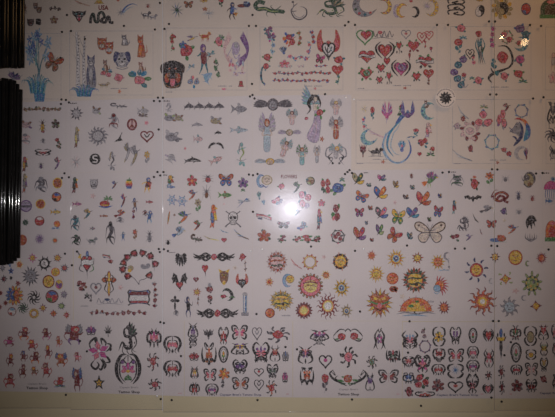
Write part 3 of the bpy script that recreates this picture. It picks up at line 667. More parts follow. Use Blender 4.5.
def cross(m):
    b = m.c(0)
    for a, L in ((PI / 2, .95), (-PI / 2, 1), (0, .85), (PI, .85)):
        v = .3; m.petal(0, v if L != .95 else v, a, L * (.7 if L == .95 else 1.25 if L == 1 else 1), .2 if L != 1 else .16, b, 'k')
    m.disc(0, .3, .18, .14, m.c(1), 'k')
    if 'o' in m.opt:
        for s in (-1, 1): m.line([(0, .7), (s * .45, .55), (s * .3, .05), (s * .5, -.4), (0, -.7)], 1.0, 'k', 1)
        m.petal(0, .35, PI / 2, .5, .12, m.c(1)); m.petal(0, .2, -PI / 2, 1, .12, m.c(1))
def scroll(m):  # banner framed by bars, red over white
    m.poly([(-.85, .75), (.85, .75), (.9, .3), (-.9, .3)], 'R', 'k', .5); m.poly([(-.95, .3), (.95, .3), (.95, -.45), (-.95, -.45)], 'w', 'B', .5); m.poly([(-.8, -.45), (.8, -.45), (.75, -.7), (-.75, -.7)], 'r', 'k', .4)
    for s in (-1, 1): m.line([(s * .8, 1), (s * 1, .7), (s * .88, .2), (s * .95, -.3), (s * .8, -.8), (s * 1, -1)], 1.1, 'k'); m.line([(s * .7, .9), (s * .9, .6)], .9, 'b')
    m.line([(-.8, .95), (0, .8), (.8, .95)], .8, 'B'); m.line([(-.8, -.85), (0, -.72), (.8, -.85)], .8, 'B')
def heartbanner(m):
    m.line([(-1, .95), (-.5, .3)], 1.1, 'K'); m.line([(-.95, .5), (-.6, .75)], 1.1, 'y'); m.disc(-.7, .5, .12, .08, 'y'); m.poly(hp(.62, .05, .15), 'r', 'k', .6)
    m.poly([(-.6, .28), (-.2, .4), (.4, .34), (.85, .45), (.8, .05), (.4, -.02), (-.2, .05), (-.6, -.1)], 'W', 'k', .6); m.poly([(-.1, .6), (.25, .62), (.2, .95), (0, 1)], 'b', 'B'); m.line([(.05, -.3), (.1, -1)], .7, 'K', 2)
    for s in (-1, 1): m.line([(s * .6, .1), (s * .8, -.3), (s * .3, -.5)], .9, 'g' if s > 0 else 'K', 1)
def wingheart(m):
    for s in (-1, 1):
        m.poly(cat([(s * .12, -.15), (s * .5, -.45), (s * .9, -.25), (s * 1, .3), (s * .85, .75), (s * .62, 1), (s * .6, .5), (s * .42, .1), (s * .12, -.15)], 3)[:-1], 'r', 'O', .5)
        for k in range(5): m.line([(s * (.3 + .06 * k), -.25), (s * (.62 + .07 * k), .1), (s * (.62 + .07 * k), .75 - .12 * k)], .7, 'O' if k % 2 else 'p', 2)
    m.disc(0, .12, .2, .16, 'r', 'R'); P = hp(.55, 0, -.3); m.poly(P, 'w'); m.line(P + P[:1], 1.4, 'k', sm=False); m.line([(0, -.05), (-.1, -.35), (0, -.85), (.02, -1)], .9, 'k'); m.line([(-.3, -.1), (-.2, -.35), (0, -.5), (.2, -.3), (.3, -.1)], .9, 'k'); m.line([(.1, -.15), (.28, -.4)], .8, 't')
def batwings(m):
    for s in (-1, 1): m.poly([(s * .1, 0), (s * .3, .7), (s * .75, 1), (s * .85, .55), (s * 1, .4), (s * .8, .1), (s * .85, -.2), (s * .5, .05), (s * .4, -.2)], 'k')
    m.poly(hp(.42, 0, -.3), 'r', 'k', .6); m.line([(0, -.6), (.15, -.8), (-.1, -1)], .9, 'k', 2)
def darkwings(m):
    for s in (-1, 1):
        for k in range(5): m.petal(s * .1, .4, -PI / 2 + s * (.1 + k * .3), 1.35 - k * .12, .16, 'k')
        m.disc(s * .5, .6, .35, .35, 'k')
    m.disc(0, .3, .12, .5, 'k'); m.line([(-.3, .2), (-.4, -.5)], .5, 'e'); m.line([(.35, .2), (.4, -.5)], .5, 'e')
def blade(m): # torch sword
    m.poly([(-.25, .2), (.25, .2), (.3, -.3), (.15, -.55), (.2, -.7), (0, -1), (-.15, -.6), (-.3, -.3)], 'k'); m.line([(0, .1), (.05, -.8)], .6, 'K')
    m.poly([(-1, .55), (-.7, .2), (.7, .2), (1, .55), (.4, .38), (-.4, .38)], 'N'); m.poly([(-.7, .45), (.7, .45), (.5, .22), (-.5, .22)], 'y'); m.petal(0, .4, PI / 2, .65, .3, 'b', 'B'); m.petal(-.6, .45, PI / 2, .3, .15, 'k'); m.petal(.6, .45, PI / 2, .3, .15, 'k')
def totem(m):
    for v in (.65, 0, -.6): m.line([(-.8, v - .2), (-.9, v + .2), (-.3, v + .35), (.5, v + .3), (.85, v), (.5, v - .25), (-.3, v - .1), (.2, v + .08)], 1.3, m.c(0))
    m.disc(-.4, .55, .12, .1, m.c(0)); m.disc(.3, -.1, .12, .1, m.c(0))
def column(m):
    m.poly([(-.5, .9), (.5, .9), (.45, -.75), (-.45, -.75)], 'l', 'K'); m.poly([(-.9, -.75), (.9, -.75), (.9, -1), (-.9, -1)], 'e', 'K'); m.disc(0, .85, .6, .14, 'E', 'K')
    for v in (.5, 0, -.45): m.disc(.05, v, .28, .12, 'b'); m.line([(-.4, v - .15), (.4, v - .2)], .5, 'e')
    m.line([(-.15, .8), (-.2, -.7)], .9, 'w')
def apple(m):
    cs = 'gyorvb'; P = hp(.9, 0, -.1)
    for i, c in enumerate(cs):
        t, b = .75 - i * .28, .75 - (i + 1) * .28; w = .8 * math.sqrt(max(.1, 1 - ((t + b) / 2 + .1) ** 2)); m.poly([(-w, t), (w, t), (w * .96, b), (-w * .96, b)], c)
    m.petal(0, .75, 1.1, .4, .12, 'g'); m.disc(.9, .2, .16, .2, 'w')
def palm(m):
    m.disc(-.1, -.3, .7, .5, 'r', 'R'); m.line([(-1, -.7), (0, -.9), (1, -.6)], 1.4, 'b', 1); m.line([(.2, -.6), (.35, .5)], .9, 'n')
    for a in (.1, .8, 2, 2.8, 3.4, -.3): m.petal(.35, .5, a, .7, .12, 'g')
    m.line([(-.6, -.5), (.5, -.55)], .8, 'y')
def peace(m):
    m.disc(0, 0, 1, 1, 'P'); m.ring(0, 0, .85, 1.6, m.c(0)); m.line([(0, .8), (0, -.8)], 1, m.c(0)); m.line([(0, 0), (-.5, -.6)], .9, m.c(0)); m.line([(0, 0), (.5, -.6)], .9, m.c(0))
def witchhat(m):
    m.poly([(-1, -.9), (1, -.6), (.6, -.2), (.55, .3), (.8, .95), (.35, .4), (0, -.2), (-.8, -.7)], m.c(0)); m.disc(.75, .9, .15, .1, m.c(0))
def script(m):
    for k in range(4): m.line([(-1 + k * .5, -.5), (-.85 + k * .5, .8), (-.65 + k * .5, -.4), (-.5 + k * .5, .2)], .6, m.c(0))
    m.line([(-1, -.8), (0, -.5), (1, -.9)], .5, m.c(0), 1); m.disc(-.2, .5, .2, .35, m.c(1, 'r'))
def bar(m):   # row of tiny illegible marks
    n = max(3, int(m.hw * 2 / 1.6))
    for i in range(n):
        if i % 6 == 5: continue
        u = -1 + 2 * (i + .5) / n; m.poly([(u - .7 / n, -1), (u + .7 / n, -1), (u + .7 / n, .6 + .4 * (i % 2)), (u - .7 / n, .6 + .4 * (i % 2))], m.c(0))
def stamp(m):
    for k in range(5): m.petal(0, 0, k * 1.25, .9, .22, m.c(0))
def hat(m): m.poly([(-1, -.8), (1, -.8), (.7, -.2), (.5, .9), (-.5, .9), (-.7, -.2)], m.c(0), 'N'); m.poly([(-.6, -.2), (.6, -.2), (.6, .15), (-.6, .15)], m.c(1))
def comet(m):
    m.line([(-.6, -.5), (-.1, .4), (.5, .8), (1, .6)], 1.9, m.c(0), 2); m.line([(-.4, -.4), (.1, .2), (.7, .45)], 1.2, 'l', 2)
    for i in range(8): m.line([(-.6, -.35), (-.6 + .5 * math.cos(i * .8), -.35 + .6 * math.sin(i * .8))], .8, m.c(1), 2)
def splash(m):
    for i in range(10): m.line([(0, 0), (.6 * math.cos(i * .63 + .1), .6 * math.sin(i * .63)), (math.cos(i * .63), math.sin(i * .63))], 1.0, m.c(i % len(m.col)), 2)
    m.disc(0, 0, .25, .25, m.c(0))
def fan(m):
    for k in range(6): m.petal(-.1, -.6, 1.0 + k * .28, 1.4, .14, m.c(k % len(m.col)), 'K' if m.mn > 3 else None)
    m.disc(0, -.6, .3, .3, m.c(0))
def crystal(m):
    for s in (-.45, .45):
        for i in range(6): m.line([(s, 0), (s + .5 * math.cos(i * PI / 3), .9 * math.sin(i * PI / 3))], .7, m.c(0)); m.disc(s + .32 * math.cos(i * PI / 3 + .5), .55 * math.sin(i * PI / 3 + .5), .1, .18, m.c(1))
        m.disc(s, 0, .12, .2, 'w')
def snowflake(m):
    for i in range(6):
        x, y = math.cos(i * PI / 3), math.sin(i * PI / 3); m.line([(0, 0), (x, y)], .7, m.c(0)); m.line([(.5 * x - .25 * y, .5 * y + .25 * x), (.75 * x, .75 * y), (.5 * x + .25 * y, .5 * y - .25 * x)], .6, m.c(0), sm=False); m.disc(.6 * x, .6 * y, .16, .16, m.c(1))
    m.disc(0, 0, .22, .22, m.c(1))
def house(m):
    m.poly(arc(0, 0, .9, 1, 0, PI, 10) + [(-.9, -.7), (.9, -.7)], m.c(0), 'N'); m.poly(arc(0, -.1, .5, .6, 0, PI, 8) + [(-.5, -.7), (.5, -.7)], m.c(1)); m.poly([(-1, -.6), (1, -.6), (1, -1), (-1, -1)], 'g'); m.disc(.1, .75, .4, .2, 'p')
def jelly(m):
    m.poly(arc(0, .3, 1, .7, 0, PI, 12), m.c(0), 'R')
    for k in range(6): m.line([(-.7 + k * .28, .3), (-.8 + k * .3, -.2), (-.6 + k * .25, -.6), (-.8 + k * .3, -1)], .8, m.c(1), 2)
def ladyscene(m):
    m.disc(-.3, -.4, .65, .4, m.c(0)); m.disc(.4, -.1, .5, .6, m.c(1), 'N'); m.petal(0, 0, .6, .9, .2, m.c(2)); m.line([(-1, -.8), (1, -.85)], 1.2, m.c(3, 'g'), 1); m.disc(.2, .4, .3, .25, m.c(1))
def fern(m):
    for k in range(6): m.line([(0, -.9), (-.9 + k * .36, -.1), (-.9 + k * .36, .95 - .3 * (k % 2))], 1.4, m.c(k % len(m.col)), 2)
def saddle(m):
    m.poly(cat([(-.6, -.9), (-.9, .1), (-.3, .95), (.5, .9), (.95, .2), (.6, .1), (.7, -.6), (.3, -.1), (.1, -.95), (-.2, -.3), (-.6, -.9)], 3)[:-1], m.c(0)); m.line([(-.3, .3), (.1, .5), (.5, .3)], .7, 'e')
def crescentwolf(m):
    m.line(arc(-.1, 0, .95, .9, 1.9, .6, 8), 2.2, 'r', 1); m.line(arc(-.1, 0, .95, .95, 1.3, -.1, 10), 3.0, 'o', 1); m.line(arc(-.05, 0, .9, .95, .7, -.6, 10), 4.4, 'b', 1); m.line(arc(-.05, 0, .75, .8, .3, -.9, 10), 3.6, 'c', 1)
    m.line([(0, .7), (.25, .3), (.2, -.3), (-.2, -.7), (-.5, -.95)], 3.2, 'B', 1); m.poly([(-.8, .1), (-.5, .3), (-.2, .65), (.1, .6), (.2, .1), (0, -.3), (-.3, -.1), (-.6, -.05)], 'e', 'B'); m.line([(-.6, -.3), (-.3, -.4), (-.1, -.8)], 1.6, 'B', 1); m.line([(-.9, .3), (-.6, .1), (-.85, 0)], .7, 'B')
    m.disc(-.2, .35, .06, .05, 'k')
def tribalrose(m):  # big bloom inside S shaped black blades
    m.line([(-.15, .95), (.45, .95), (.85, .6), (.95, .1), (.65, -.2), (.3, -.3)], 2.0, 'k', 1); m.line([(.75, -.15), (.3, -.3), (-.2, -.42), (-.7, -.6), (-.85, -.8), (-.6, -1)], 2.6, 'k', 1); m.line([(-.3, -.5), (-.55, -.4), (-.7, -.2)], 1.2, 'k', 1)
    for a, u, v in ((3.4, -.2, -.1), (2.7, -.3, .1), (4.0, -.05, -.35), (3.0, -.1, -.5), (2.2, -.45, -.2)): leafp(m, u, v, a, .36, 't')
    rosehead(m, .2, .38, .46, .34, 'r')
def stemrose(m):
    for s, w in ((-.6, 1.1), (-.2, 1.3), (.3, 1.2), (.8, 1.0)): m.line([(s * .4, .55), (s, .1), (s * .4 + .1, -.4), (s * .7 + .35, -1)], w, 'K' if w > 1.15 else 't', 1)
    leafp(m, 0, 0, 1.0, .6, 't'); leafp(m, 0, 0, 2.3, .5, 't'); leafp(m, .2, -.25, .4, .5, 'G'); rosehead(m, -.1, .75, .5, .2, 'r')
def rosemoon(m):    # crescent made of blossoms; petals, leaves
    pts = arc(.1, 0, .9, .85, 1.9, 4.8, 9)
    m.line(pts, 1.8, m.c(1), 1)
    for i, (u, v) in enumerate(pts[::2]): m.disc(u, v, .16, .13, m.c(i % len(m.col)), 'K', n=8)
def chain(m):       # cluster of big round blooms descending
    P = [(.45, .85, 'v'), (-.1, .5, 't'), (-.5, .05, 'v'), (-.15, -.35, 't'), (.25, -.75, 't')]
    for u, v, c in P:
        leafp(m, u, v, .5 + u, .4, 't'); rosehead(m, u, v, .42, .22, c, 'B')
    m.line([(.0, -.6), (.6, -.9), (1, -.7)], .9, 'e', 1)
def skullwreath(m):
    m.ring(0, 0, .6, 2.0, 'P'); 
    for i in range(8):
        a = 2 * PI * i / 8 + .2; m.petal(.55 * math.cos(a), .5 * math.sin(a), a + .8, .42, .14, 'R' if i % 2 else 'P', 'e')
    m.disc(0, 0, .35, .3, 'P', 'e'); m.line([(-.3, .2), (0, -.1), (.3, .2)], .5, 'e')
def feather(m):
    for k in range(7): m.line([(-1 + k * .1, .9 - k * .22), (-.4 + k * .12, .1 - .1 * k), (.2 + .12 * k, -.5 - .05 * k), (1, -.95)], .7, m.c(k % len(m.col)), 1)
def rider(m):       # running horses
    animal(m); m.disc(.1, .55, .2, .3, m.c(0)); m.line([(-1, -.9), (0, -.8), (1, -.95)], .5, 'K', 1)
def greyknot(m):
    for s in (-1, 1):
        m.line([(s * .1, .8), (s * .8, .6), (s * .9, -.1), (s * .3, -.3), (s * .7, -.9)], 1.3, 'e', 1); m.line([(s * .3, .2), (s * .7, -.2), (s * .2, -.8)], 1.0, 'K', 1); m.disc(s * .6, -.3, .1, .1, 'k'); m.disc(s * .3, -.75, .1, .1, 'k')
    wings2(m, 'TE', .8, .3); m.disc(.1, .6, .2, .2, 'y', 'n'); m.disc(.1, .55, .1, .12, 's'); m.disc(0, 0, .2, .35, 'E', 'K')

# ------------------------------------------------------------------ printed designs per sheet: kind[:name] cx cy w h colours [options]   (rN = rotation)
SHEETS = {}
def sh(key, label, cols, y, data, paper='cream', border=None): SHEETS[key] = (label, cols, y, data, paper, border)
# row lines: height of the sheet edges at x = 0,66,160,250,350,450,555
RX = (0, 66, 160, 250, 350, 450, 555)
ROW = {0: (-48,) * 7, 1: (29.5, 28.5, 26, 24.5, 23.5, 23.5, 24.5), 2: (103.5, 100.8, 98, 95.5, 94.5, 94, 95), 3: (174, 173, 171, 171, 170, 168.8, 170),
       4: (250, 249, 247, 247, 246.3, 246, 247), 5: (320.5, 321, 321, 321, 320.8, 321.5, 321.5), 6: (391, 392, 396, 397, 398, 398.6, 398.4)}
def rowy(r, x):
    t = ROW[r]
    if x <= RX[0]: return t[0]
    for i in range(6):
        if x <= RX[i + 1]:
            k = (x - RX[i]) / (RX[i + 1] - RX[i]); return t[i] * (1 - k) + t[i + 1] * k
    return t[6]

sh('0A', 'flash sheet of small brown teddies and bands, top row beside the black rack', (-32, 69), 0, '''
gecko 25 9 4 8 nN
head:teddy 35.5 6 5 6 nN
head:teddy 39 10 6 6 nNa
vine 55 8.5 12 4 NNG d
head:cat 30.5 22.5 8 7 NGR
totem 38.5 22 4 5 k
flower 54 20 8 8 na 5
stamp 67 15 3 3 n
''')
sh('0B', 'flash sheet with red USA letters, black panther head and black snake, above the wolf sheet', (70, 160.5), 0, '''
feather 81 2 16 8 PnsO
hat 99 2 9 3.5 yN
comet 127 10 19 14 be
panther 79 16.5 13 11 k
snake 102 18 21 11 kG
splash:star 118 0 3 3 r
insect:ladybug 148 6 5 4 Rr
animal:wolf 146 15 9 8 KKw
animal:wolf 153 17 8 6 eKw
''')
sh('0C', 'flash sheet with dark blue star flower and small orange butterfly, top row', (163.5, 252), 0, '''
splash:starflower 177 10 12 14 GBtb
butterfly 188.5 4.5 8 6 On
flower 204 0.5 8 4 yO
tree 209 13 21 11 eEL
flower:daisy 205 9 5 4 on 5
rose 221 3 6 9 rG s
figure:witch 232 11 10 15 BbN
fan 236 14 6 5 yoN
ladyscene 244 4 13 8 RBlb
''')
sh('0D', 'flash sheet with green lizard, ringed grey lizard and dragon, along the photo top', (253, 349.5), 0, '''
lizard 270 9.5 27 15 Gh
ringliz:lizard 299 10 16 17 Ke
dragon 331 8 26 17 Gah
''')
sh('0E', 'flash sheet of yellow and black crescent moons, cut by the photo top', (351, 447), 0, '''
crescent 365 5 23 21 eKtrKGr r-25
crescent 385 6.5 12 14 yNOv r180
crescent:moon 402 10.5 10 13 yO r10
crescent:moon 397 11 7 12 VE r0
crescent:moon 415 12 8 10 kk r180
crescent:moon 432 8 12 15 yaVe r190
splash 427 6 8 8 VEe
splash:star 411 1 4 3 r
''')
sh('0F', 'flash sheet with totem face and two yin yang signs, cut by the photo top', (448.5, 541), 0, '''
totem 456.5 7.5 17 16 kK
yin:yin_yang 480 11 8 11 wk r20
yin:flaming_yin_yang 502 8.5 19 19 ak f r15
orb:yin_yang 526 9 9 11 rBrb
flower 480 0 7 3 yO
''')
sh('0G', 'flash sheet with a green arched scene, cut by the top right photo corner', (542.5, 640), 0, '''
house:arched_scene 550 9 19 17 GN
''')
sh('1A', 'flash sheet of tall pale blue flowers and a brown butterfly, behind the rack gap', (-32, 66), 1, '''
tallflower 39 56 24 42 lt
tallflower:blossom 36 50 16 30 bT
grasstuft:grass_tuft 37.5 83 26 19 ctTc
vase 39.5 93 12 17 cb
butterfly 53.5 62.5 15 15 Onk r25
darkbird:swallow 14 77 17 12 Bve r20
''', border=(-27, 61, 33.5, 99))
sh('1B', 'flash sheet with grey wolf among birch trunks, foxes and pink roses', (67, 160.5), 1, '''
birch 80 59 16 54 E
wolf 91 71 12 30 e
grasstuft:grass_tuft 84 90 24 12 cbt
head:fox 102 44 11 12 OnSs
head:fox 109 48 10 12 OPw
beast:kitten 124.5 40 10 10 eNw
beast:fox 141 46 12 21 Ono
dogface:dog_head 122 60 16 17 e
beast:fawn 105.5 66 8 12 nKs
roses 106 72 11 8 plbt 2
beast:fawn 141 67 9 10 nPs
roses 138.5 79.5 22 17 ptcg 5
rose 118.5 78 10 9 pP
animal:hare 104 85 11 6 ane
stamp 119.5 91.5 4 5 o
bar:caption 119 88.5 17 1 e
''', border=(69.5, 153, 31, 95))
sh('1C', 'flash sheet with black and tan dog head, red rose and purple winged fairy', (164, 252), 1, '''
vine 172 42 7 18 rg
roses 173 38 6 6 rg 2
hummer:bird 191 38 11 5 yve
rose 186 51 15 15 rgb
flower:blue_flower 183 45 7 8 bt 5
animal:carousel_horse 205 36.5 11 10 Oyr
rose 219 41.5 8 11 pgv
leaf_fan:leaves 222 38 6 9 egG
rottweiler 172.5 74 22 26 k
figure:jester 204 59 14 26 vRt
dragonfly 210 56 9 12 tT
dragonfly 190 68 7 11 lT r20
vine 217 68 8 20 gG
flower:bud 215 62 3 4 rp
roses 193.5 82 10 11 lcpe 2
dolphin 207 77 11 14 lL r-60
swan:winged_fairy 236 54 23 42 vPV
vine:ribbon 239 74 13 12 PV
hat:flower_pot 241 84 5 6 rn
stamp 224 89 6 3 p
bar:caption 225 86 14 1 e
bar:caption 169 92 7 1 e
''', border=(166, 247, 28, 90))
sh('1D', 'flash sheet with red winged heart, flower vines and long flower bands', (253, 349.5), 1, '''
roses 268 31 8 8 vt 2
roses 271 37 9 9 vmt 2
vine 272 45 8 20 lT
roses 289 38 11 12 rob 2
hummer:hummingbird 291 40 8 11 orp
vine 299.5 38 6 15 Ogl
vine 312.5 37 5 14 rbT
wingheart:winged_heart 328.5 45 21 28 r
vine 309 48 9 13 pbT
fan:ribbon_bow 284 50 8 9 bBl
rose 267 57.5 8 8 rg
vine 298.5 57.5 22 9 pbcT
butterfly 320 59 8 8 mRk r15
flower:lily 284.5 64 10 8 pr 5
vine 285 66 14 4 PT
vine 301 66 7 3 PE
vine 321 66 13 3 rb
rose 339 60 10 9 rt
heart 337.5 70 11 11 rR
vine:stem 338 79 4 11 tg
rosemoon:flower_crescent 265 75 9 20 btBe
rose 266 66.5 7 7 rt
vine:flower_band 302 73 59 4 rBt
vine:flower_band 301 80.5 57 4 rbK
bar:caption 314 86 20 1 e
stamp 315 88.5 4 3 p
''', border=(260, 343, 27, 90))
sh('1E', 'flash sheet of many red hearts with banners, roses and black swirls', (351, 447), 1, '''
heart 365 36.5 16 15 gr o r
heart:rose_heart 366 35 10 9 rR
script 382.5 35 20 9 Kr
heart 406 34 9 9 er o r
heart 422 37 9 11 rr o
heart 429 35 8 9 rp o
vine 425 44 3 8 rR
heart 367 56 15 13 rk b
heart 385 50.5 17 17 rk c
heart 387 61 6 8 rk
heart 399 47.5 8 12 rk t l
heart 413.5 46 13 13 rR l
heart 409.5 57 3 9 rK t
heart 431 49.5 4 6 rK t
heart 425 61.5 16 14 rk b l
heart:rose_heart 366 74 14 14 rg r l
heart 381 68 9 10 rk l
heart 379.5 80 7 8 rk l
heart 389 78 7 13 rk t l
heart 401 68.5 17 17 mv c r
heart 416.5 76.5 9 10 rk l
heart 428.5 73.5 10 10 rO r
vine:key 429 82 3 6 nK
bar:caption 403 85.5 20 1 e
stamp 405 88 5 3 O
bar:caption 361 88.5 7 1 e
''', border=(356, 437, 27, 90))
sh('1F', 'flash sheet of roses around a large red rose in black blades, below the yin yangs', (448.5, 541), 1, '''
rose 461 28.5 10 8 pt
leaf_fan:leaves 463 37.5 9 6 tcT
rose 458.5 47 9 14 rt s
stemrose:tribal_rose 479.5 47 12 32 r
heart:key_heart 470 53.5 8 10 kk o
vine 474 60 6 10 ptk
chain:flower_chain 459 73 17 29 v
rose 464 77.5 5 8 rt s
rose 478.5 80.5 9 8 pt
leaf_fan:leaves 472 78 6 5 tgt
vine:flower_vine 492.5 37 6 22 mtvp
wreath 507 37 12 14 pgGe
rose 504 34.5 7 6 pt
rose 509.5 39.5 7 6 rg
rose 520 29 10 10 vb
rose 526 35 8 9 tc
rose 519 43 6 5 rg
crescent:flower_crescent 521 44 13 13 Ttbe r200
tribalrose:large_rose 500 64 24 34 r
rose 520 60 10 10 mt
rose 504.5 76.5 8 9 pt
rose 518.5 74 10 9 rg
leaf_fan:leaves 523 81 10 6 gtG
bar:caption 500 87 18 1 e
''', border=(450.5, 531, 26.5, 90))
sh('1G', 'flash sheet with a faint pink figure, at the right photo edge in the rose row', (542.5, 640), 1, '''
flower:pink_flower 553 78 9 12 Pp 5
figure 553 62 8 16 PEs
''', border=(545.5, 630, 27, 90))
sh('2A', 'narrow flash sheet with brown vine band and gold beetle, right beside the black rack', (-30, 65), 2, '''
vine:vine_band 42 109 38 5 naG d
shell:lace 26.5 125 11 9 Pnv
insect:beetle 42.5 126 8 12 Ny
rose 43 131.5 4 3 rb
flower:brown_flower 55.5 124 8 9 NGh 5
gecko 25 139 11 9 Pe
gecko 43 141 5 4 Ke
rose 57 140 4 4 rn
vine 59 145 5 6 nG
tribal:band 43 152.5 15 6 kr
parrot 24.5 164 9 14 ryRG
insect 41 166 6 6 kv
hummer:bird 57 163 7 11 vKp
''', 'white')
sh('2B', 'flash sheet with black ball letter S, grey swirled sun and small red heart', (66, 160.5), 2, '''
sun 76.5 113.5 13 14 EKe 10 x
shell 96.5 111 9 9 Enh
lizard 119 106 15 5 Ke
fish:duck 143 111 11 10 Eea
shell:basket 143 115.5 10 4 nNa
parrot 76.5 137 8 20 aYne
sun:swirled_sun 98 136 20 19 Ee 14 x w
ring_s 98 136 11 10 e
gecko:rocket 113.5 121 10 13 eRE
witchhat:witch_hat 118.5 137.5 8 9 k
peace:peace_sign 132 124.5 9 11 R
stamp 146.5 123 5 5 p
heart 147 136 12 11 Rk o
splash 76 162 10 12 EeP
disc:letter_ball 95 159 10 10 kkw s x
mermaid 112 160 9 16 Kea
hummer:winged_creature 127 152 8 17 Eae
hummer:winged_creature 134 155 10 18 aEe
flower 147 158 6 13 yae s
bar:heading 73.5 103.3 7 1.2 k
''', 'white')
sh('2C', 'flash sheet of dolphins, whales and sea creatures', (164, 251.5), 2, '''
mermaid 169 107 8 8 eE
shell:turtle 170 118 12 9 ehn
shell:shellfish 179 118 9 8 anh
dolphin 189 106 10 9 KK
dolphin 199 106 10 9 KK
dolphin 209 106 10 9 KK
dolphin 219 106 10 9 KK
fish 239 109 15 13 eKE
shell:turtle 216 121 12 9 aen
dolphin 197 124.5 11 6 eE
shell:turtle 172 137 14 13 eEK
fish:minnow 178 139 9 4 eK
dolphin 218 132.5 7 5 kK
fish:seahorse 198 139 9 10 PeT
leap:leaping_dolphins 216 145.5 15 7 k
fish:whale 239 130 17 8 LeT
stamp 185 148.5 3 4 p
dolphin:orca 192.5 160 16 8 kw
fish 216 160 13 9 PnT r-25
fish:shark 171 158 8 15 EeV r-60
mermaid 241.5 153 11 20 hTe
bar:heading 166 101 8 1.2 k
''', 'white')
sh('2D', 'flash sheet of angels with a black haired woman holding a red rose', (252.5, 350.5), 2, '''
wingedhead:winged_face 273 104.5 33 17 KKe!
angel 267 133 20 34 VOL
angel:cherub 292 117 14 14 TRP
wingedhead:cherub_head 289.5 132.5 20 9 Vas
wingedhead:cherub_head 270 161.5 26 9 Lys
angel 285 148 15 17 TnP r20
angel 302 155 14 18 gOT
angel 317 154 9 16 EeE
woman:woman_with_rose 313 118 32 46 k
angel:cherub 336 107 14 14 EyP
angel:crowned_angel 336 128 17 20 eOO
stamp 322 139 5 6 O
greyknot:angel_knot 336 155 20 20 e
bar:heading 259.5 107 6 1.2 k
''', 'white')
sh('2E', 'flash sheet with large blue phoenix trailing a curled tail', (351.5, 447), 2, '''
splash 364.5 109 7 7 SEY
rose 372.5 114 5 12 rt s
wingpair:lilac_wings 387 112 15 22 mVv
feather 374 131 20 14 PV
vine:flower_spray 364 123 9 14 pTbl
crescent:blue_crescent 369 137 16 14 TTbl r-35
rose 401.5 107 4 5 rg
vine:stem 400 112 6 8 Gg
phoenix:blue_phoenix 401 132 34 56 bvl
crescent:beaded_crescent 428.5 111 14 16 TTtb
beast:owl 426 104 5 7 nN
parrot:moth 428 130 11 14 PpVP
rose 416 133 6 8 rt s
vine 411.5 137 9 2.5 bt
roses 423 144 9 10 rgt 2
rose 421 142 6 6 rg
heart 419.5 154 4 4 rp
rose 432.5 149 5 5 rg
leaf_fan:leaves 430.5 154 9 7 gGe
darkbird:crossed_wings 363 150.5 8 14 RRk
rider:running_horses 376 152 14 9 k
bar:caption 381 159.3 16 1 e
stamp 383 161.8 5 4 O
bar:caption 360 163.5 7 1 e
''', border=(356, 437, 100, 163))
sh('2F', 'flash sheet with rainbow crescent wolf, skull wreath and blue ring', (448.5, 541), 2, '''
feather 463 112 10 14 eL
rose 463 119 5 6 Re
skullwreath:skull_wreath 470 131 22 22 R
rose 457 126 6 7 Pe
rose 475 138 7 7 RP
rose 470.5 149 5 8 Re
feather 462 155 18 12 eEL
roses 484 118 16 15 pebr 4
leaf_fan:leaves 484 106.5 9 6 gae
wreath:blue_ring 492 142 15 16 bTe
roses 502 119 10 19 pevb 3
hummer:fairy 506 107.5 8 8 Rpn
wreath:beaded_ring 521.5 111 14 14 beT
crescentwolf:wolf_crescent 519 132 20 27 b
rose 504 150 6 5 re
rose 509 154 6 5 rb
crescent 521 153 12 13 EE r20
fan:feather 526.5 153 5 13 RbrB
bar:caption 498 160 16 1 e
stamp 497.5 162.5 4 4 O
bar:caption 457 163.5 7 1 e
''', border=(452.5, 530, 99.5, 163.5))
sh('2G', 'flash sheet with black tribal curls, at the right photo edge', (542.5, 640), 2, '''
tribal 553 113 10 22 kK
swirl 553 135 16 15 Kk
tribal 554 152 8 14 Kk
''', border=(546, 630, 99.5, 163.5))
sh('3A', 'narrow flash sheet of orange discs and small animals, where the light streaks start', (-30, 65), 3, '''
parrot 24.5 183 8 18 aeOv
gecko:zebra 41 184.5 12 13 Ke
disc:smiling_sun 57.5 183 9 10 Oy
orb 56.5 197 9 9 oNbk
disc:banded_disc 26 206 11 11 VvK b x
disc:smiling_sun 40.5 204 9 9 Oy
fish:duck 55.5 212 10 7 yal
spikes:dark_sun 25.5 222.5 7 7 GG
orb 39.5 221 9 9 rRwr
orb:setting_sun 57 224 6 6 oOoy
leaf_fan:wave 55.5 228 9 4 lbL
disc 22 240 9 10 OO x
swirl:planet 39.5 239 9 10 ve
sun 55 240.5 7 7 oa x
''', 'white')
sh('3B', 'flash sheet with rainbow apple, toucan and dark little lizard, crossed by a light streak', (66, 160.5), 3, '''
parrot:toucan 74.5 185 10 15 GkRo
head:panda 94 184 9 9 Eke
hummer:bird 114 184.5 6 7 RbK
apple:rainbow_apple 129 183.5 8 10 r
figure:clown 147 185 10 13 bRy
fan:juggling_pins 150 185 5 9 orG
stamp 93 196 6 6 P
palm:palm_island 105.5 202 13 11 r
hummer:hummingbird 123 200 6 12 Rbr
figure:tall_lady 135 205 6 12 bnB
vine:gown 133 214 4 11 RvB
fish 149.5 202 7 4 pRr
fish 77 204 9 6 vpP
hummer:bird 87 213.5 9 9 tay
fish 104 216 8 3 oRr
bird 120 213.5 11 9 rKRo
gecko:crab 120 220 8 5 eK
figure:blue_genie 149 217 8 11 bbc
gecko 145 213 5 5 RN
gecko:lizard 75 223 9 13 tKG
fish:snail 92.5 228.5 5 4 rtn
gecko:monkey 110.5 233 9 20 Kk
gecko:frog 76 240 9 9 kG
animal:squirrel 92 241 10 8 eG
figure 123 236.5 5 8 lbb
flower 135 235 5 11 Oon s
insect:crab 149.5 237 8 12 Ke
''', 'white')
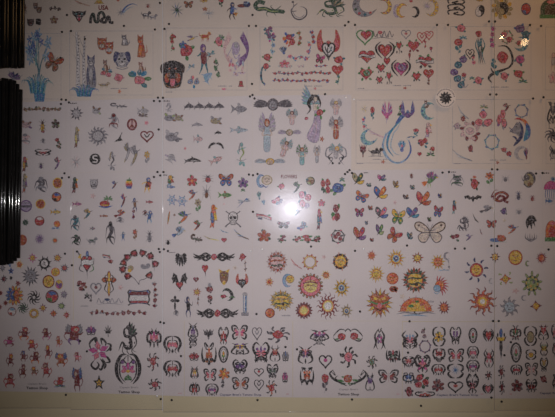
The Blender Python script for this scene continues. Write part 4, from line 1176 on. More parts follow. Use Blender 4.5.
sh('3C', 'flash sheet with skull and crossbones, rainbow parrot, spider and purple orchid', (164, 251.5), 3, '''
parrot:toucan 170 180.5 11 10 yglr
fish:branch 171 187 8 4 lb
flower:red_flower 192 181 10 11 rog 5
insect:crab 208 179 12 8 Kr
butterfly 226 180 13 11 Obk
flower:orchid 243 183 10 10 vBg 5
leaf_fan:leaves 243 190 5 5 gG
hummer:hummingbird 192 194.5 9 9 Oob
spider 206.5 193 9 15 Kn
fish:frog 225 195 13 9 ghO
snowflake 172 200 9 11 bl
snowflake 182 201 10 11 bl
flower:sunflower 198 206 7 14 aNg s
dragonfly 242.5 203 14 10 bL
petal_sliver:feather 169 217 5 13 Ogo
stamp 174.5 215 3 3 n
hummer:bird_of_paradise 183 217 13 11 ogb
parrot:rainbow_parrot 213 216 12 22 oboy
skull:skull_and_crossbones 233 219 14 16 k
hummer:bird 197 225 9 9 Rog
bird 179 232 13 12 Llbl
lizard 197 239 10 8 NG
feather:bird 211 238 14 5 Yae
feather:wing 224 231 8 4 Ll
heart 224 240 5 4.5 rR
feather:heron 241 234 14 11 blnh
insect:ant 168 242.5 6 5 kk
stamp 224 204 3 3 P
bar:heading 165 175 5 1.2 k
''', 'white')
sh('3D', 'flash sheet of roses and flowers under the bright camera flash glare', (252.5, 350.5), 3, '''
crescent:blue_moon 261 181 8 12 lb
disc:moon_face 267 180 10 9 Sa
wave_line:ribbon 264 186 8 3 b
rose 281.5 186.5 7 6 pg
hummer:hummingbird 296.5 187 9 10 GGg
orb:turtle 310.5 181 8 8 nGah
hummer:bird 307 180 4 3 tt
roses 325.5 185 9 15 rgG 3
rose 338 188.5 14 12 bg
leaf_fan:leaves 342 179.5 6 7 gtG
fan:shell 259.5 195 5 10 tGT
fan:shell 264 202 5 6 lbT
roses 277 200 10 8 pBt 2
roses 305 200 12 15 ptgV 4
flower 321.5 203 7 7 pmg 5
scroll_small:rose_banner 264 217 14 8 r
hummer:hummingbird 297 212 7 6 tTb
butterfly 283.5 225 11 6 RGk
roses 302 226 10 8 lbTp 2
parrot:macaw 319 219 9 20 rtRb
roses 337.5 213.5 11 17 Rgp 4
flower:hibiscus 264 236 13 12 OrG 5
roses 282 239 8 7 RGg 2
roses 297 239 8 6 rGg 2
roses 307.5 239 14 7 rgG 3
roses 318 239 8 6 RGg 2
wreath:round_emblem 338 236.5 14 14 GKkp
roses:emblem_roses 338 236.5 9 8 RGK 3
''', 'white')
sh('3E', 'flash sheet of bright butterflies', (351.5, 447), 3, '''
sidefly:butterfly 358.5 179 12 13 Gay
sidefly:butterfly 382 178 9 7 vmt
sidefly:butterfly 396 184.5 6 8 nay
splash:beetle 411.5 176 4 6 RN
figure:fairy 429 181 6 12 ogh
bird:wings 430.5 179 16 16 gvom
sidefly:butterfly 369 185 5 4 Tt
butterfly 361.5 197 12 9 obk r20
sidefly:butterfly 381 193 14 14 oby
sidefly:butterfly 412.5 187.5 5 5 te
sidefly:butterfly 406 197 6 5 RK
sidefly:butterfly 424 199 15 16 orO
sidefly:butterfly 440 196 4 5 Rb
sidefly:butterfly 370.5 208 5 5 rn
stamp 395 202.5 4 5 P
butterfly 359.5 212.5 8 8 rvk
sidefly:butterfly 382 213 13 13 pKb
butterfly 398 217 12 13 ygk r8
sidefly:butterfly 413 213 13 12 vbc
butterfly 438 211.5 8 10 rbk r10
sidefly:butterfly 429.5 219.5 4 5 gN
sidefly:butterfly 366.5 223 3 4 bl
sidefly:butterfly 360 234 13 15 rOv
sidefly:butterfly 380 230 8 12 gvh
butterfly 394 235.5 12 12 rOk r35
sidefly:butterfly 372 240 4 4 rR
sidefly:butterfly 410 236 6 8 Kt
butterfly:large_butterfly 430 232.5 27 19 NKk o
bar:heading 366 172.7 5 1.2 k
''', 'white')
sh('3F', 'flash sheet with red snake, bat, spiders and gold elephant head', (448.5, 541), 3, '''
shell:frog 457 178 9 7 GKk
gecko:frog 457 181 13 9 eG
rose 474.5 184 8 12 rG
splash 474.5 177 4 3 ro
flower 489.5 179 9 13 oRg s
spider 505.5 179 8 8 eK
elephant:elephant_head 528 180.5 13 15 aKn
bat 473 198.5 16 8 kK
snake:coiled_snake 500 196.5 16 12 RO c
insect:beetle 518.5 196 7 9 BK
insect:ladybug 532.5 198.5 6 6 Rr
parrot 454 207 7 13 trTR
bird 486.5 209 13 9 KeKe
rose 504 211.5 6 7 vG
spider 519 212 7 7 ee
feather:dagger 475.5 218 5 9 kK
dragon 463 224 11 13 KeK
butterfly 491.5 224 9 7 rOk
feather:dagger 481 231.5 2 6 RK
stamp 504.5 220.5 4 4 S
hummer:hummingbird 512 229 11 8 Oob
saddle:black_cat 531 222.5 11 13 k
roses 454.5 238.5 9 8 RGg 2
hummer:bird 468.5 237 7 6 vBV
ladyscene:toad 498 238 16 9 bOog
fern 531 237.5 11 8 Ke
bar:heading 453.5 172 5 1.2 k
''', 'white')
sh('3G', 'flash sheet with pink jellyfish, at the right photo edge', (542.5, 640), 3, '''
jelly:jellyfish 551 193 13 22 mb
fish 549 201 7 5 bcl
house:arched_mushroom 552 231 13 19 or
splash 553 179 5 5 tb
bar:heading 546.5 173 6 1.2 k
''', 'white')
sh('4A', 'flash sheet crowded with many small suns, below the black rack', (-30, 71), 4, '''
sun 19.5 264.5 8 9 oyO 10
sun 32.5 258 9 10 ymv 8
spikes:black_sun 44.5 263.5 14 15 kw
sun 57.5 258 9 9 yNo 10
sun 64.5 268 9 9 rKt 10 x
disc 55.5 272 8 8 yo
sun:grey_sun 30.5 276 18 20 eKe 14
disc:sun_face 48.5 281.5 11 12 yR
orb 59 284.5 7 9 vyym
sun 18 283.5 6 7 RRr 6 x
orb_sun:blue_sun 14.5 295.5 16 18 ob
swirl:black_sun 34 297.5 13 14 kw
orb:globe_sun 52 296.5 12 12 rNbg
sun 64 294.5 8 9 eKv 10 x
sun 5.5 303 6 6 RRr 8 x
swirl 23 308 11 11 GK
sun 43 308 8 9 yRv 8
orb 12 311.5 8 8 wRlr
ringsun 34 313.5 10 10 wyO
sun 53.5 313.5 8 8 oRr 8
sun 61.5 306 9 8 hKG 10 x
sun 66.5 315 7 8 rOn 8 x
fan 10 264 5 6 bl
star 11 271 6 7 bk
sun 4 279 7 8 RkB 8 x
sun:grey_sun 2.5 268 6 8 eKe 8 x
sun 0.5 293 6 7 RPr 8 x
sun 11 278 4 5 kK 6 x
sun 0 307 5 6 RrR 8 x
''', 'white')
sh('4B', 'flash sheet with rose heart wreath, banner scroll and gold cross', (73.5, 160.5), 4, '''
heartbanner:heart_with_banner 86.5 265 16 26 r
scroll_small:ribbon 106.5 256.5 7 5 r
rose 110.5 261.5 5 4 Rk
roseheart:rose_heart_wreath 139 269 31 30 R
cross:gold_cross 109 284 16 25 Oy o
roses 82 286 9 9 Rnk 3
leaf_fan:leaves 87 296 6 9 KkG
vine:stem 91 298 3 8 Kk
heart:faint_heart 96 288 10 11 eR o r
stamp 120.5 287.5 6 6 P
scroll:banner_scroll 139 297.5 20 14 r
script:grey_scroll 110 301.5 24 7 eB
bar:caption 84.5 306 8 1 e
vine:rose_garland 118 312.5 58 7 Ren
vine:rose_vine 154.5 295 6 27 Re
''', 'white')
sh('4C', 'flash sheet with tribal rose armbands, black cross and bat winged heart', (164, 251.5), 4, '''
darkwings:black_wings 181 260 12 13 k
armband:rose_armband 214 257 42 9 kr
rose 242.5 257 6 7 rR
vine:stem 245.5 266 3 11 en
heart 205 270.5 9 13 rK t
stamp 235 268 5 5 S
batwings:bat_winged_heart 179.5 282 15 17 k
heart 196 279.5 5 5 Re r
owl 224 277 11 15 nyN
wingheart:winged_heart 242 281 11 13 r
rose 209.5 289.5 8 6 RK
splash 209.5 285 4 5 e
sun:sun_flower 197 292 9 9 yON 10
vine:stem 198 301 3 9 nK
crescent:rose_moon 228 294.5 9 12 kG r150
rose 223.5 296.5 6 4 rg
leaf_fan:leaves 232 297 7 3 gG
cross:black_cross 175 303 10 14 kK
gecko 176 313 5 5 Ke
figure:reaper 188.5 307 8 18 BkB
rose 210 300.5 6 9 Rk s
armband:rose_armband 217.5 313.5 42 10 kr
column:blue_pillar 245 304 7 21 l
bar:heading 172 252.5 7 .8 K
''', 'white')
sh('4D', 'flash sheet of suns with a large pink faced sun in the middle', (252.5, 350.5), 4, '''
bigsun:pale_sun 277 262 20 22 PPO
feather:flame 296 263 11 12 PpO
sunring:hollow_sun 310 262 15 15 O
stamp 324 257 5 5 P
ringface:sun_face 340.5 261.5 16 17 y
sun 269.5 282 9 10 oOY 10
disc:sun_face 290 279 8 8 ya
crescent:blue_moon 287.5 280.5 9 12 lb
facesun:pink_sun 310.5 286 23 23 Yp
sun 326 275 10 10 oyR 12
sun:eye_sun 341.5 288 17 19 yyN 12 e
bigsun:swirling_sun 281.5 300.5 23 20 yya
ringsun 304 310.5 16 16 YRo
disc 270 313 9 9 oR
sunwavy:flaming_sun 328 306 22 25 w
sun:eye_sun 346.5 311 12 14 yaB 10 e
bar:caption 287 315.5 11 1.4 e
''', 'white')
sh('4E', 'flash sheet of golden suns with an orange sunrise over water', (351.5, 452), 4, '''
sun 371.5 255.5 10 11 oOO 10
sun:eye_sun 396 258.5 18 19 yyO 14 e
sun 417.5 258 12 12 yOG 10
sun 438 262 15 16 oyO 12
crescent:grey_moon 447 256 6 7 ee
vine:star_dots 449 264 3 12 eE
leaf_fan:cloud 444 270 12 3 lE
sun 376.5 274 16 17 yyO 14
disc:sun_face 392.5 278.5 11 11 oO
snake:sun_tail 393.5 289 7 5 ON c
bigsun:ornate_sun 415 280 25 25 yOG
halfsun:sun_and_moon 439 286 18 19 orl
heartsun:heart_shaped_sun 379.5 303 25 28 OOg
sunrise 416 307 36 18 yo
stamp 402.5 296.5 6 6 S
bar:mark 431 301.5 6 2 e
sun 444 307.5 13 14 oRO 12
''', 'white')
sh('4F', 'flash sheet of suns with a yellow green sun and a blue outlined sun', (454, 552), 4, '''
flamedisc:blue_flamed_sun 476.5 270 22 23 yrB
sun 495 257 10 11 yNO 8
disc:sun_face 515.5 257.5 13 14 yO
sun:red_sun 541.5 258 11 12 orR 16 x
crescent 527.5 263.5 4 5 hG
sun:diamond_sun 505.5 279 11 12 yoR 4
corner_ticks:rays 505.5 278.5 13 12 h
dotsun:green_sun 532 283.5 19 23 h
crescent 491 281 4 5 EE
stamp 515.5 291 8 6 P
crescent 524 298 5 5 eE
sunwavy2:flaming_sun 482.5 301.5 27 27 r
sun:blue_sun 509.5 307 19 20 Lee 9 w
sun 536 306 11 12 yRO 4 x
''', 'white')
sh('4G', 'blank edge of the last flash sheet in the sun row, at the right photo edge', (553.5, 640), 4, '''
''', 'white')
sh('5A', 'flash sheet of small red horned imps in many poses, bottom left', (-17, 83.5), 5, '''
imp 9.5 341.5 11 10 RmR
imp 24.5 333.5 12 13 rRo
imp 46 334 10 12 RRm
imp 58.5 341.5 7 11 OOp
imp:winged_imp 74 335 19 19 rRv w
imp 32 345 11 11 orR
imp 48 352 8 14 oRr
imp 23.5 356 8 11 bRR
imp 35.5 357.5 11 12 RRo
imp:blue_winged_imp 61 360 13 13 oOOb w
imp 77 357 8 10 RpR
imp 10.5 360 8 13 oRR
imp 23 371 8 14 RRR
imp:seated_imp 34 371 8 9 onO
imp 46 370 11 15 RrR
imp:seated_imp 10 380.5 12 14 Rrr
imp 60 382 12 10 rrR
leaf_fan:grass 60 386 12 4 gbt
imp:blue_winged_imp 77 380 11 22 RRRb w
''', 'white')
sh('5B', 'flash sheet with pink flower tribal, oval lily emblem and small dark hemp leaf', (84.5, 183), 5, '''
lotus 91 330.5 9 11 vm
hemp:hemp_leaf 108 330.5 9 12 k
curls:tribal_flower 100 353.5 20 30 m
dragon:tribal_dragon 128 339 17 28 kGk
tribal 154 338 13 19 kpm
ovalemblem:lily_emblem 128 369 22 28 m
vinerose:rose_tribal 153 361.5 11 17 krR
vinerose:rose_tribal 155 384.5 12 11 kr
star:gold_star 99 383 11 14 kyn
crownring:tribal_ring 172.5 345 15 17 p
crownring:tribal_ring 172.5 369 15 16 r
bar:mark 180 393.3 4 .8 p
''', 'white')
sh('5C', 'flash sheet of small tribal emblems left of centre in the bottom row', (184.5, 291), 5, '''
tribal 193 330.5 9 15 kvB
tribal 193 342 7 9 kKe
darkbird:mushroom_emblem 208.5 334 12 11 kKk
tribal 223.5 336 9 16 kr
tributterfly:winged_emblem 239.5 332.5 14 13 pmk
heart:emblem 257 333 9 13 Ke o
vinerose:rose_branch 278 334.5 21 15 Kr
lotus:emblem 194 356.5 9 10 rR
tribal:flame_emblem 209 355 13 20 kOo
ovalring:flower_oval 223.5 354.5 9 14 y
tribal:gold_emblem 240 349 16 11 kyv
tribal 261 352.5 15 18 kpv
tribal:mask 275 354.5 9 14 krO
lotus:bud 285.5 356 6 12 eb
tribal:gold_emblem 194.5 372.5 7 12 kyO
tributterfly:winged_emblem 210 375 11 11 prk
flower:orange_flower 224 374 11 11 oyG
vine:stem 223 383.5 4 8 kK
tribal:horned_mask 240 367 13 13 kvB
tributterfly:winged_emblem 240.5 383.5 15 11 Ork
heart:emblem 259 372 9 8 kr o r
tribal 272.5 371.5 10 13 kGe
lotus:bud 285 377 5 13 mv
tribal 194.5 388.5 9 13 krR
crownring:tribal_ring 212 390 11 12 v
heart:emblem 259 384.5 9 11 kK o
vinerose:rose_tribal 271.5 388 10 15 krO
bar:mark 287.5 394 3 .8 p
''', 'white')
sh('5D', 'flash sheet with wide black horns around an orange rose, right of centre bottom row', (293, 401.5), 5, '''
skull:winged_skull 319 341 10 9 k
tribal:purple_wings 319.5 335 17 10 kvm
vinerose:twin_roses 348 335.5 27 12 kr 2
curls2:flower_tribal 379.5 339 12 20 v
tribal 305.5 355 13 17 kvp
heart:black_heart 325.5 361 12 13 km o r
vinerose:rose_tribal 348.5 357 16 19 kp
vinerose:green_tribal 372 362 10 12 kg
tribal:butterfly_tribal 307 376.5 12 17 kOo
rose:rose_stem 325 384 8 17 rKs s
hornrose:horned_rose 348 378 33 16 kO
tribal:purple_tribal 370 383 8 16 kvB
tributterfly:red_mask 388.5 376.5 18 12 Rrk
tribal:mask 393 355 12 14 kGr
bar:mark 398 394 3 .8 p
''', 'white')
sh('5E', 'flash sheet of small tribal emblems with yellow sunflower emblem, bottom row', (402.5, 510.5), 5, '''
tribal:cat_mask 410 340 14 17 kpl
roses 424.5 333 6 9 eGK 2
wreath:flower_ring 425 346.5 12 13 vKmG
flower:yellow_flower 439 337 9 10 yNG
crescents_pair:black_crescents 439 336.5 11 18 k
tribal 455.5 336 10 16 kvE
ovalring:oval_emblem 473 335.5 8 13 r
tribal:heart_emblem 408.5 362 11 10 krp
tribal:mask 422.5 364 14 16 kpm
tribal 439 355.5 11 13 krR
tributterfly:red_comb 456 355.5 14 12 rpk
crownring:round_emblem 473 353 10 13 p
crownring:round_emblem 438.5 370 12 11 r
crescents_pair:black_crescents 455.5 371 14 13 k
splash:blue_flower 455.5 370 7 8 bl
crownring:round_emblem 473 366.5 11 12 v
tribal:blue_emblem 408.5 378 10 11 kbl
roses 422 381.5 14 13 rKG 3
flower:red_flower 438 385.5 12 12 RkK 6
heart:wide_heart 455.5 386.5 14 11 kr o r
tribal:tower_emblem 472.5 384.5 11 17 kpK
rose 409 392 7 11 RK
tribal:flat_emblem 425 394.5 18 5.5 kr
heart:tribal_heart 488.5 335.5 9 13 rk c
tribal 489 358.5 9 18 krp
vinerose:small_rose 488.5 375.5 6 8 kR
heart:tribal_heart 488 389 9 10 pk c
blade:torch_sword 501 344 10 27 k
vinerose:rose_tribal 501.5 372 6 13 kR
vinerose:rose_tribal 502 387.5 5 13 kR
bar:mark 482 394 3 .8 p
''', 'white')
sh('5F', 'flash sheet of dark and gold emblems, bottom right corner', (511.5, 640), 5, '''
tribal:green_emblem 515.5 333 10 14 kgr
disc:gold_disc 530.5 337 7 11 aN x
crescents_pair:black_crescents 530.5 336 11 18 k
tribal 543.5 333 9 14 krp
ovalring:oval_emblem 516 352.5 10 17 p
tribal:gold_emblem 544 349 7 14 kyg
disc:gold_disc 531 355 5 5 yN x
crescents_pair:black_crescents 531 354.5 9 9 k
crownring:round_emblem 516.5 370 10 10 r
tributterfly:winged_emblem 531.5 369.5 11 12 Ppk
tribal:gold_emblem 544 365 7 13 kay
flower:red_flower 517 386 11 12 RkK 5
tribal 531.5 386 10 12 krK
rose 543.5 379.5 7 7 Rk
tribal 555 332 6 14 kp
tribal 556 350 6 14 krp
tribal 556 381 6 12 kR
bar:mark 510.9 394 2.5 .8 p
''', 'white')

# ---- a few more one-off designs
def darkbird(m):
    for s in (-1, 1):
        for k in range(4): m.petal(0, -.3, PI / 2 - s * (.25 + .28 * k), 1.15 - .1 * k, .15, m.c(k % 2))
        m.line([(0, -.3), (s * .5, .2), (s * .8, .8)], .7, m.c(2), 1)
    m.disc(0, -.35, .18, .3, m.c(2)); m.petal(0, -.4, -PI / 2, .55, .14, m.c(1))
def leaf_fan(m):
    n = 5
    for k in range(n): m.petal(0, -.2, -.3 + k * (PI + .6) / (n - 1), .95, .2, m.c(k % len(m.col)))
def wave_line(m): m.line([(-1, 0), (-.5, .8), (0, 0), (.5, -.8), (1, .3)], 1.0, m.c(0), 1)
def ring_s(m):
    m.ring(0, 0, .9, .5, m.c(0)); m.line([(.5, .5), (-.2, .6), (-.3, .1), (.3, -.1), (.2, -.6), (-.5, -.5)], .8, m.c(0), 1)
def petal_sliver(m): m.petal(-.5, -1, 1.2, 1.9, .25, m.c(0), m.c(1)); m.line([(-.5, -1), (.3, .8)], .5, m.c(2))
def scroll_small(m):
    m.poly([(-1, .8), (.1, .5), (1, -.1), (1, -.8), (0, -.2), (-1, .1)], m.c(0), 'K', .4); m.poly([(-.8, .35), (.1, .1), (.8, -.35), (.8, -.6), (0, -.1), (-.8, .1)], 'w'); m.petal(-.9, -.2, -.4, .8, .2, 'B'); m.disc(.7, .4, .2, .2, 'g')
def orb_sun(m):
    for i in range(14):
        a = 2 * PI * i / 14; c = 'b' if -1 > math.cos(a) * 1.5 - .4 else 'o'
        m.petal(.35 * math.cos(a), .35 * math.sin(a), a, .68, .15, 'b' if i in (5, 6, 7, 8) else ('y' if i % 2 else 'o'), 'K')
    m.disc(0, 0, .55, .58, 'o', 'N'); m.poly(arc(0, 0, .5, .52, PI / 2, 3 * PI / 2, 10), 'b'); m.disc(-.1, .1, .12, .12, 'y'); m.disc(.2, 0, .2, .25, 'O'); m.line([(.05, .5), (-.1, .1), (.05, -.5)], .8, 'N')
def sunring(m):
    for i in range(10):
        a = 2 * PI * i / 10; m.petal(.7 * math.cos(a), .7 * math.sin(a), a + .3, .32, .1, 'O')
    m.ring(0, 0, .72, 1.3, 'Y'); m.ring(0, 0, .78, .5, 'O'); m.ring(0, 0, .62, .4, 'O')
def ringface(m):
    for i in range(8):
        a = 2 * PI * i / 8 + .2; m.line([(.8 * math.cos(a), .8 * math.sin(a)), (math.cos(a), math.sin(a))], .7, 'O')
    m.disc(0, 0, .85, .85, 'k', n=24); m.disc(0, 0, .62, .62, 'y', 'O', n=22)
    for i in range(10):
        a = 2 * PI * i / 10; m.disc(.74 * math.cos(a), .74 * math.sin(a), .08, .08, 'O' if i % 2 else 'y', n=6)
    face(m, 0, 0, .6, 'N'); m.line([(-.5, .1), (0, .2), (.5, 0)], .9, 'a')
def facesun(m):
    for i in range(20):
        a = 2 * PI * i / 20; m.petal(.7 * math.cos(a), .7 * math.sin(a), a, .32, .09, 'a' if i % 2 else 'O', 'K')
    m.disc(0, 0, .82, .82, 'r', 'G', n=26); m.disc(0, 0, .76, .76, 'p', n=24); m.disc(0, -.02, .54, .5, 'Y', 'O', n=20); m.line([(-.6, .2), (0, .32), (.6, .2)], 1.1, 'R'); m.line([(-.45, -.05), (-.1, .05), (.3, 0), (.5, -.1)], .7, 'n'); face(m, 0, -.05, .5, 'n'); m.line([(0, .75), (0, .3)], .8, 'R')
def sunwavy(m, core='W', ray='R'):
    n = 14
    for i in range(n):
        a = 2 * PI * i / n; x, y = math.cos(a), math.sin(a); k = .12
        m.line([(.45 * x, .45 * y), (.62 * x - k * y, .62 * y + k * x), (.8 * x + .03 * y, .8 * y - .03 * x), (x - k * y * .8, y + k * x * .8)], 1.9, ray, 2)
    m.disc(0, 0, .5, .46, 'o', 'R', n=20); m.disc(0, 0, .42, .39, 'Y', n=20); m.disc(0, 0, .3, .28, core, n=16)
def sunwavy2(m):
    n = 11
    for i in range(n):
        a = 2 * PI * i / n + .2; x, y = math.cos(a), math.sin(a); k = .1
        m.line([(.4 * x, .4 * y), (.6 * x - k * y, .6 * y + k * x), (.8 * x + .03 * y, .8 * y - .03 * x), (x - k * y, y + k * x)], 3.2, 'R', 2)
        m.line([(.35 * x, .35 * y), (.6 * x - k * y, .6 * y + k * x), (.78 * x, .78 * y)], 2.4, 'o', 2)
    m.disc(0, 0, .5, .5, 'O', 'R', n=20); m.disc(0, 0, .4, .4, 'o', n=20); m.disc(0, 0, .3, .3, 'y', n=18); m.disc(0, 0, .17, .17, 'W', n=16)
def dotsun(m):
    for i in range(9):
        a = 2 * PI * i / 9 + PI / 2; m.petal(.5 * math.cos(a), .5 * math.sin(a), a, .52, .1, 'h', 'G')
    m.disc(0, 0, .68, .62, 'a', 'G', n=22); m.disc(0, 0, .58, .52, 'y', n=22); m.disc(0, 0, .5, .45, 'h', n=20)
    for i in range(8):
        a = 2 * PI * i / 8 + .3; m.disc(.58 * math.cos(a), .54 * math.sin(a), .12, .1, 'G', n=8)
    m.line([(-.2, .2), (.1, .3), (.3, .1), (.1, 0)], .9, 'G'); m.disc(.15, .15, .12, .1, 'e'); m.disc(-.1, -.2, .12, .1, 'y')
def corner_ticks(m):
    for a in (.8, 2.35, 3.9, 5.5): m.line([(.75 * math.cos(a), .75 * math.sin(a)), (1.1 * math.cos(a + .1), 1.1 * math.sin(a + .1)), (1.05 * math.cos(a + .3), 1.05 * math.sin(a + .3))], 1.0, m.c(0))
def curls(m):  # black curls around a lily
    for s, P in ((1, [(-.7, .1), (-.95, .6), (-.4, .95), (-.3, .6), (-.55, .5)]), (1, [(.2, .5), (.1, .9), (.5, .7), (.5, .45)]), (1, [(.5, .1), (.9, .3), (.95, .55), (.6, .6)]), (1, [(.1, -.1), (.6, -.2), (.9, -.5), (.5, -.55)]), (1, [(-.5, -.4), (-.8, -.7), (-.4, -.95), (-.1, -.7), (-.3, -.5)]), (1, [(0, -.3), (.3, -.6), (.1, -.98), (-.15, -.85)]), (1, [(.2, -.3), (.5, -.7), (.35, -.95)])):
        m.line(P, 2.0, 'k', 1)
    m.petal(-.3, .6, 2.2, .4, .1, 'k'); m.petal(.8, .2, .3, .3, .1, 'k')
    for i in range(5):
        a = .5 + i * 2 * PI / 5; x, y = math.cos(a), math.sin(a)
        m.poly([(-.1, .15), (-.1 + .5 * x - .26 * y, .15 + .32 * y + .17 * x), (-.1 + 1.0 * x, .15 + .62 * y), (-.1 + .5 * x + .26 * y, .15 + .32 * y - .17 * x)], 'p' if i % 2 else 'm', 'v')
    m.disc(-.1, .15, .14, .09, 'W'); m.line([(-.3, 0), (-.7, -.15)], .8, 'm')
def ovalemblem(m):
    for s in (-1, 1):
        m.line([(s * .1, .95), (s * .6, .85), (s * .95, .2), (s * .85, -.5), (s * .4, -.98)], 3.2, 'k', 1); m.line([(s * .2, .7), (s * .6, .5), (s * .7, 0), (s * .6, -.5), (s * .2, -.9)], 1.4, 'k', 1)
        m.line([(s * .05, .9), (s * .35, .6), (s * .1, .3), (s * .3, .1)], 1.1, 'k', 1); m.disc(s * .45, .45, .16, .12, 'v', 'k'); m.petal(s * .1, -.1, PI / 2 - s * .9, .5, .12, 'm', 'v'); m.petal(s * .1, -.1, PI / 2 - s * 1.7, .5, .12, 'p', 'v'); m.petal(0, -.45, -PI / 2 + s * .8, .4, .12, 'g', 'G')
        m.line([(s * .75, -.1), (s * .5, -.6)], 1.0, 'e', 1)
    m.petal(0, -.1, PI / 2, .55, .14, 'm', 'v'); m.disc(0, -.15, .16, .1, 'y'); m.petal(0, -.35, -PI / 2, .4, .12, 'g', 'G'); m.line([(0, .95), (0, .5)], .8, 'k')
def crownring(m):
    a = m.c(0)
    for s in (-1, 1):
        m.line([(s * .05, .95), (s * .7, .75), (s * .98, .1), (s * .7, -.5), (s * .8, -.8)], max(1.1, m.mn * .28), 'k', 1); m.line([(s * .1, .5), (s * .5, .4), (s * .6, -.1), (s * .3, -.6), (s * .5, -.95)], max(.8, m.mn * .15), 'k', 1)
        m.petal(s * .12, -.2, PI / 2 - s * .6, .6, .18, a, 'R' if a in 'rp' else None); m.disc(s * .45, -.1, .17, .18, a if a != 'v' else 'm')
    m.disc(0, .1, .15, .25, a); m.line([(0, .95), (0, .4)], .6, 'k'); m.petal(0, -.4, -PI / 2, .5, .14, 'k')
def ovalring(m):
    P = [(math.cos(t) * (.9 if math.sin(t) > -.2 else .8), math.sin(t)) for t in [i * 2 * PI / 20 for i in range(21)]]
    m.line(P, max(1.1, m.mn * .28), 'k', sm=False); m.line([(u * .68, v * .72) for u, v in P], .5, 'K', sm=False)
    m.petal(0, -.4, PI / 2, .85, .24, m.c(0), 'K'); m.petal(0, -.4, PI / 2 - .7, .5, .14, 'g'); m.petal(0, -.4, PI / 2 + .7, .5, .14, 'g'); m.disc(0, .15, .14, .12, 'r' if m.c(0) != 'y' else 'o'); m.line([(0, -.35), (0, -.8)], .7, 'k')
def curls2(m):
    for s in (-1, 1): m.line([(s * .1, .95), (s * .7, .3), (s * .55, -.3), (s * .9, -.9)], 1.7, 'k', 1); m.line([(s * .1, .5), (s * .35, .1), (s * .5, -.6), (s * .2, -.95)], 1.0, 'k', 1)
    for i in range(5): m.petal(0, 0, i * 1.256 + .4, .5, .14, 'v' if i % 2 else 'm', 'K')
    m.disc(0, 0, .12, .1, 'W'); m.line([(-.2, .9), (0, .6), (.3, 1)], .8, 'k')
def crescents_pair(m):
    for s in (-1, 1):
        m.line([(s * .2, .98), (s * .85, .75), (s * .95, .2), (s * .6, -.05)], max(1.2, m.mn * .28), 'k', 1); m.line([(s * .7, -.05), (s * .95, -.4), (s * .6, -.85), (s * .1, -.98)], max(1.2, m.mn * .28), 'k', 1)

# ------------------------------------------------------------------ materials
paper = {'white': noisy(mat('white_paper', (.6, .6, .6), .55), lin((204, 196, 199)), lin((210, 202, 203)), 6, .08, 4, .001),
         'cream': noisy(mat('cream_paper', (.6, .6, .6), .55), lin((206, 194, 186)), lin((212, 200, 192)), 6, .08, 4, .001)}
wallm = noisy(mat('cream_wall_paint', (.6, .55, .42), .7), lin((198, 187, 158)), lin((207, 196, 168)), 3, .15, 6, .002)
floorm = noisy(mat('floor_paint', (.2, .18, .16), .6), lin((96, 86, 78)), lin((110, 100, 90)), 4, .1)
black = mat('black_screw_paint', (.008, .008, .009), .3)
glintm = mat('glinting_screw_paint', (.8, .8, .82), .3, Metallic=.35)  # light grey stands in for flash glare on black screw heads
rackm = noisy(mat('black_rack_plastic', (.012, .012, .013), .28), (.003, .003, .0035), (.006, .006, .0065), 20, 0)
rackm.node_tree.nodes['Principled BSDF'].inputs['Roughness'].default_value = .07
rackm.node_tree.nodes['Principled BSDF'].inputs['Specular IOR Level'].default_value = .35
leafm = mat('black_rack_leaf', (.004, .004, .0045), .6)
edgem = mat('lit_acrylic_edge', (.62, .62, .66), .35)  # edge glint painted as a whitish colour along the seam
edged = mat('dull_acrylic_edge', (.42, .39, .34), .9)
edged.node_tree.nodes['Principled BSDF'].inputs['Specular IOR Level'].default_value = .1

def acrylic():
    m = bpy.data.materials.new('clear_acrylic'); m.use_nodes = True; nt = m.node_tree; nt.nodes.clear()
    N = nt.nodes.new; out = N('ShaderNodeOutputMaterial'); tr = N('ShaderNodeBsdfTransparent'); tr.inputs['Color'].default_value = (.985, .985, .99, 1)
    g1 = N('ShaderNodeBsdfGlossy'); g1.inputs['Roughness'].default_value = .026
    g2 = N('ShaderNodeBsdfGlossy'); g2.inputs['Roughness'].default_value = .125; g2.inputs['Color'].default_value = (.82, .86, 1, 1)
    tc = N('ShaderNodeTexCoord'); nz = N('ShaderNodeTexNoise'); nz.inputs['Scale'].default_value = 210; nz.inputs['Detail'].default_value = 5
    bp = N('ShaderNodeBump'); bp.inputs['Strength'].default_value = .8; bp.inputs['Distance'].default_value = .0004
    nt.links.new(tc.outputs['Object'], nz.inputs['Vector']); nt.links.new(nz.outputs['Fac'], bp.inputs['Height']); nt.links.new(bp.outputs['Normal'], g2.inputs['Normal'])
    mg = N('ShaderNodeMixShader'); mg.inputs[0].default_value = .11
    nt.links.new(g1.outputs[0], mg.inputs[1]); nt.links.new(g2.outputs[0], mg.inputs[2])
    lw = N('ShaderNodeLayerWeight'); lw.inputs['Blend'].default_value = .5
    pw = N('ShaderNodeMath'); pw.operation = 'POWER'; pw.inputs[1].default_value = 5
    ma = N('ShaderNodeMath'); ma.operation = 'MULTIPLY_ADD'; ma.inputs[1].default_value = .9; ma.inputs[2].default_value = .03
    nt.links.new(lw.outputs['Facing'], pw.inputs[0]); nt.links.new(pw.outputs[0], ma.inputs[0])
    mx = N('ShaderNodeMixShader'); nt.links.new(ma.outputs[0], mx.inputs[0]); nt.links.new(tr.outputs[0], mx.inputs[1]); nt.links.new(mg.outputs[0], mx.inputs[2])
    nt.links.new(mx.outputs[0], out.inputs['Surface']); return m
clear = acrylic()

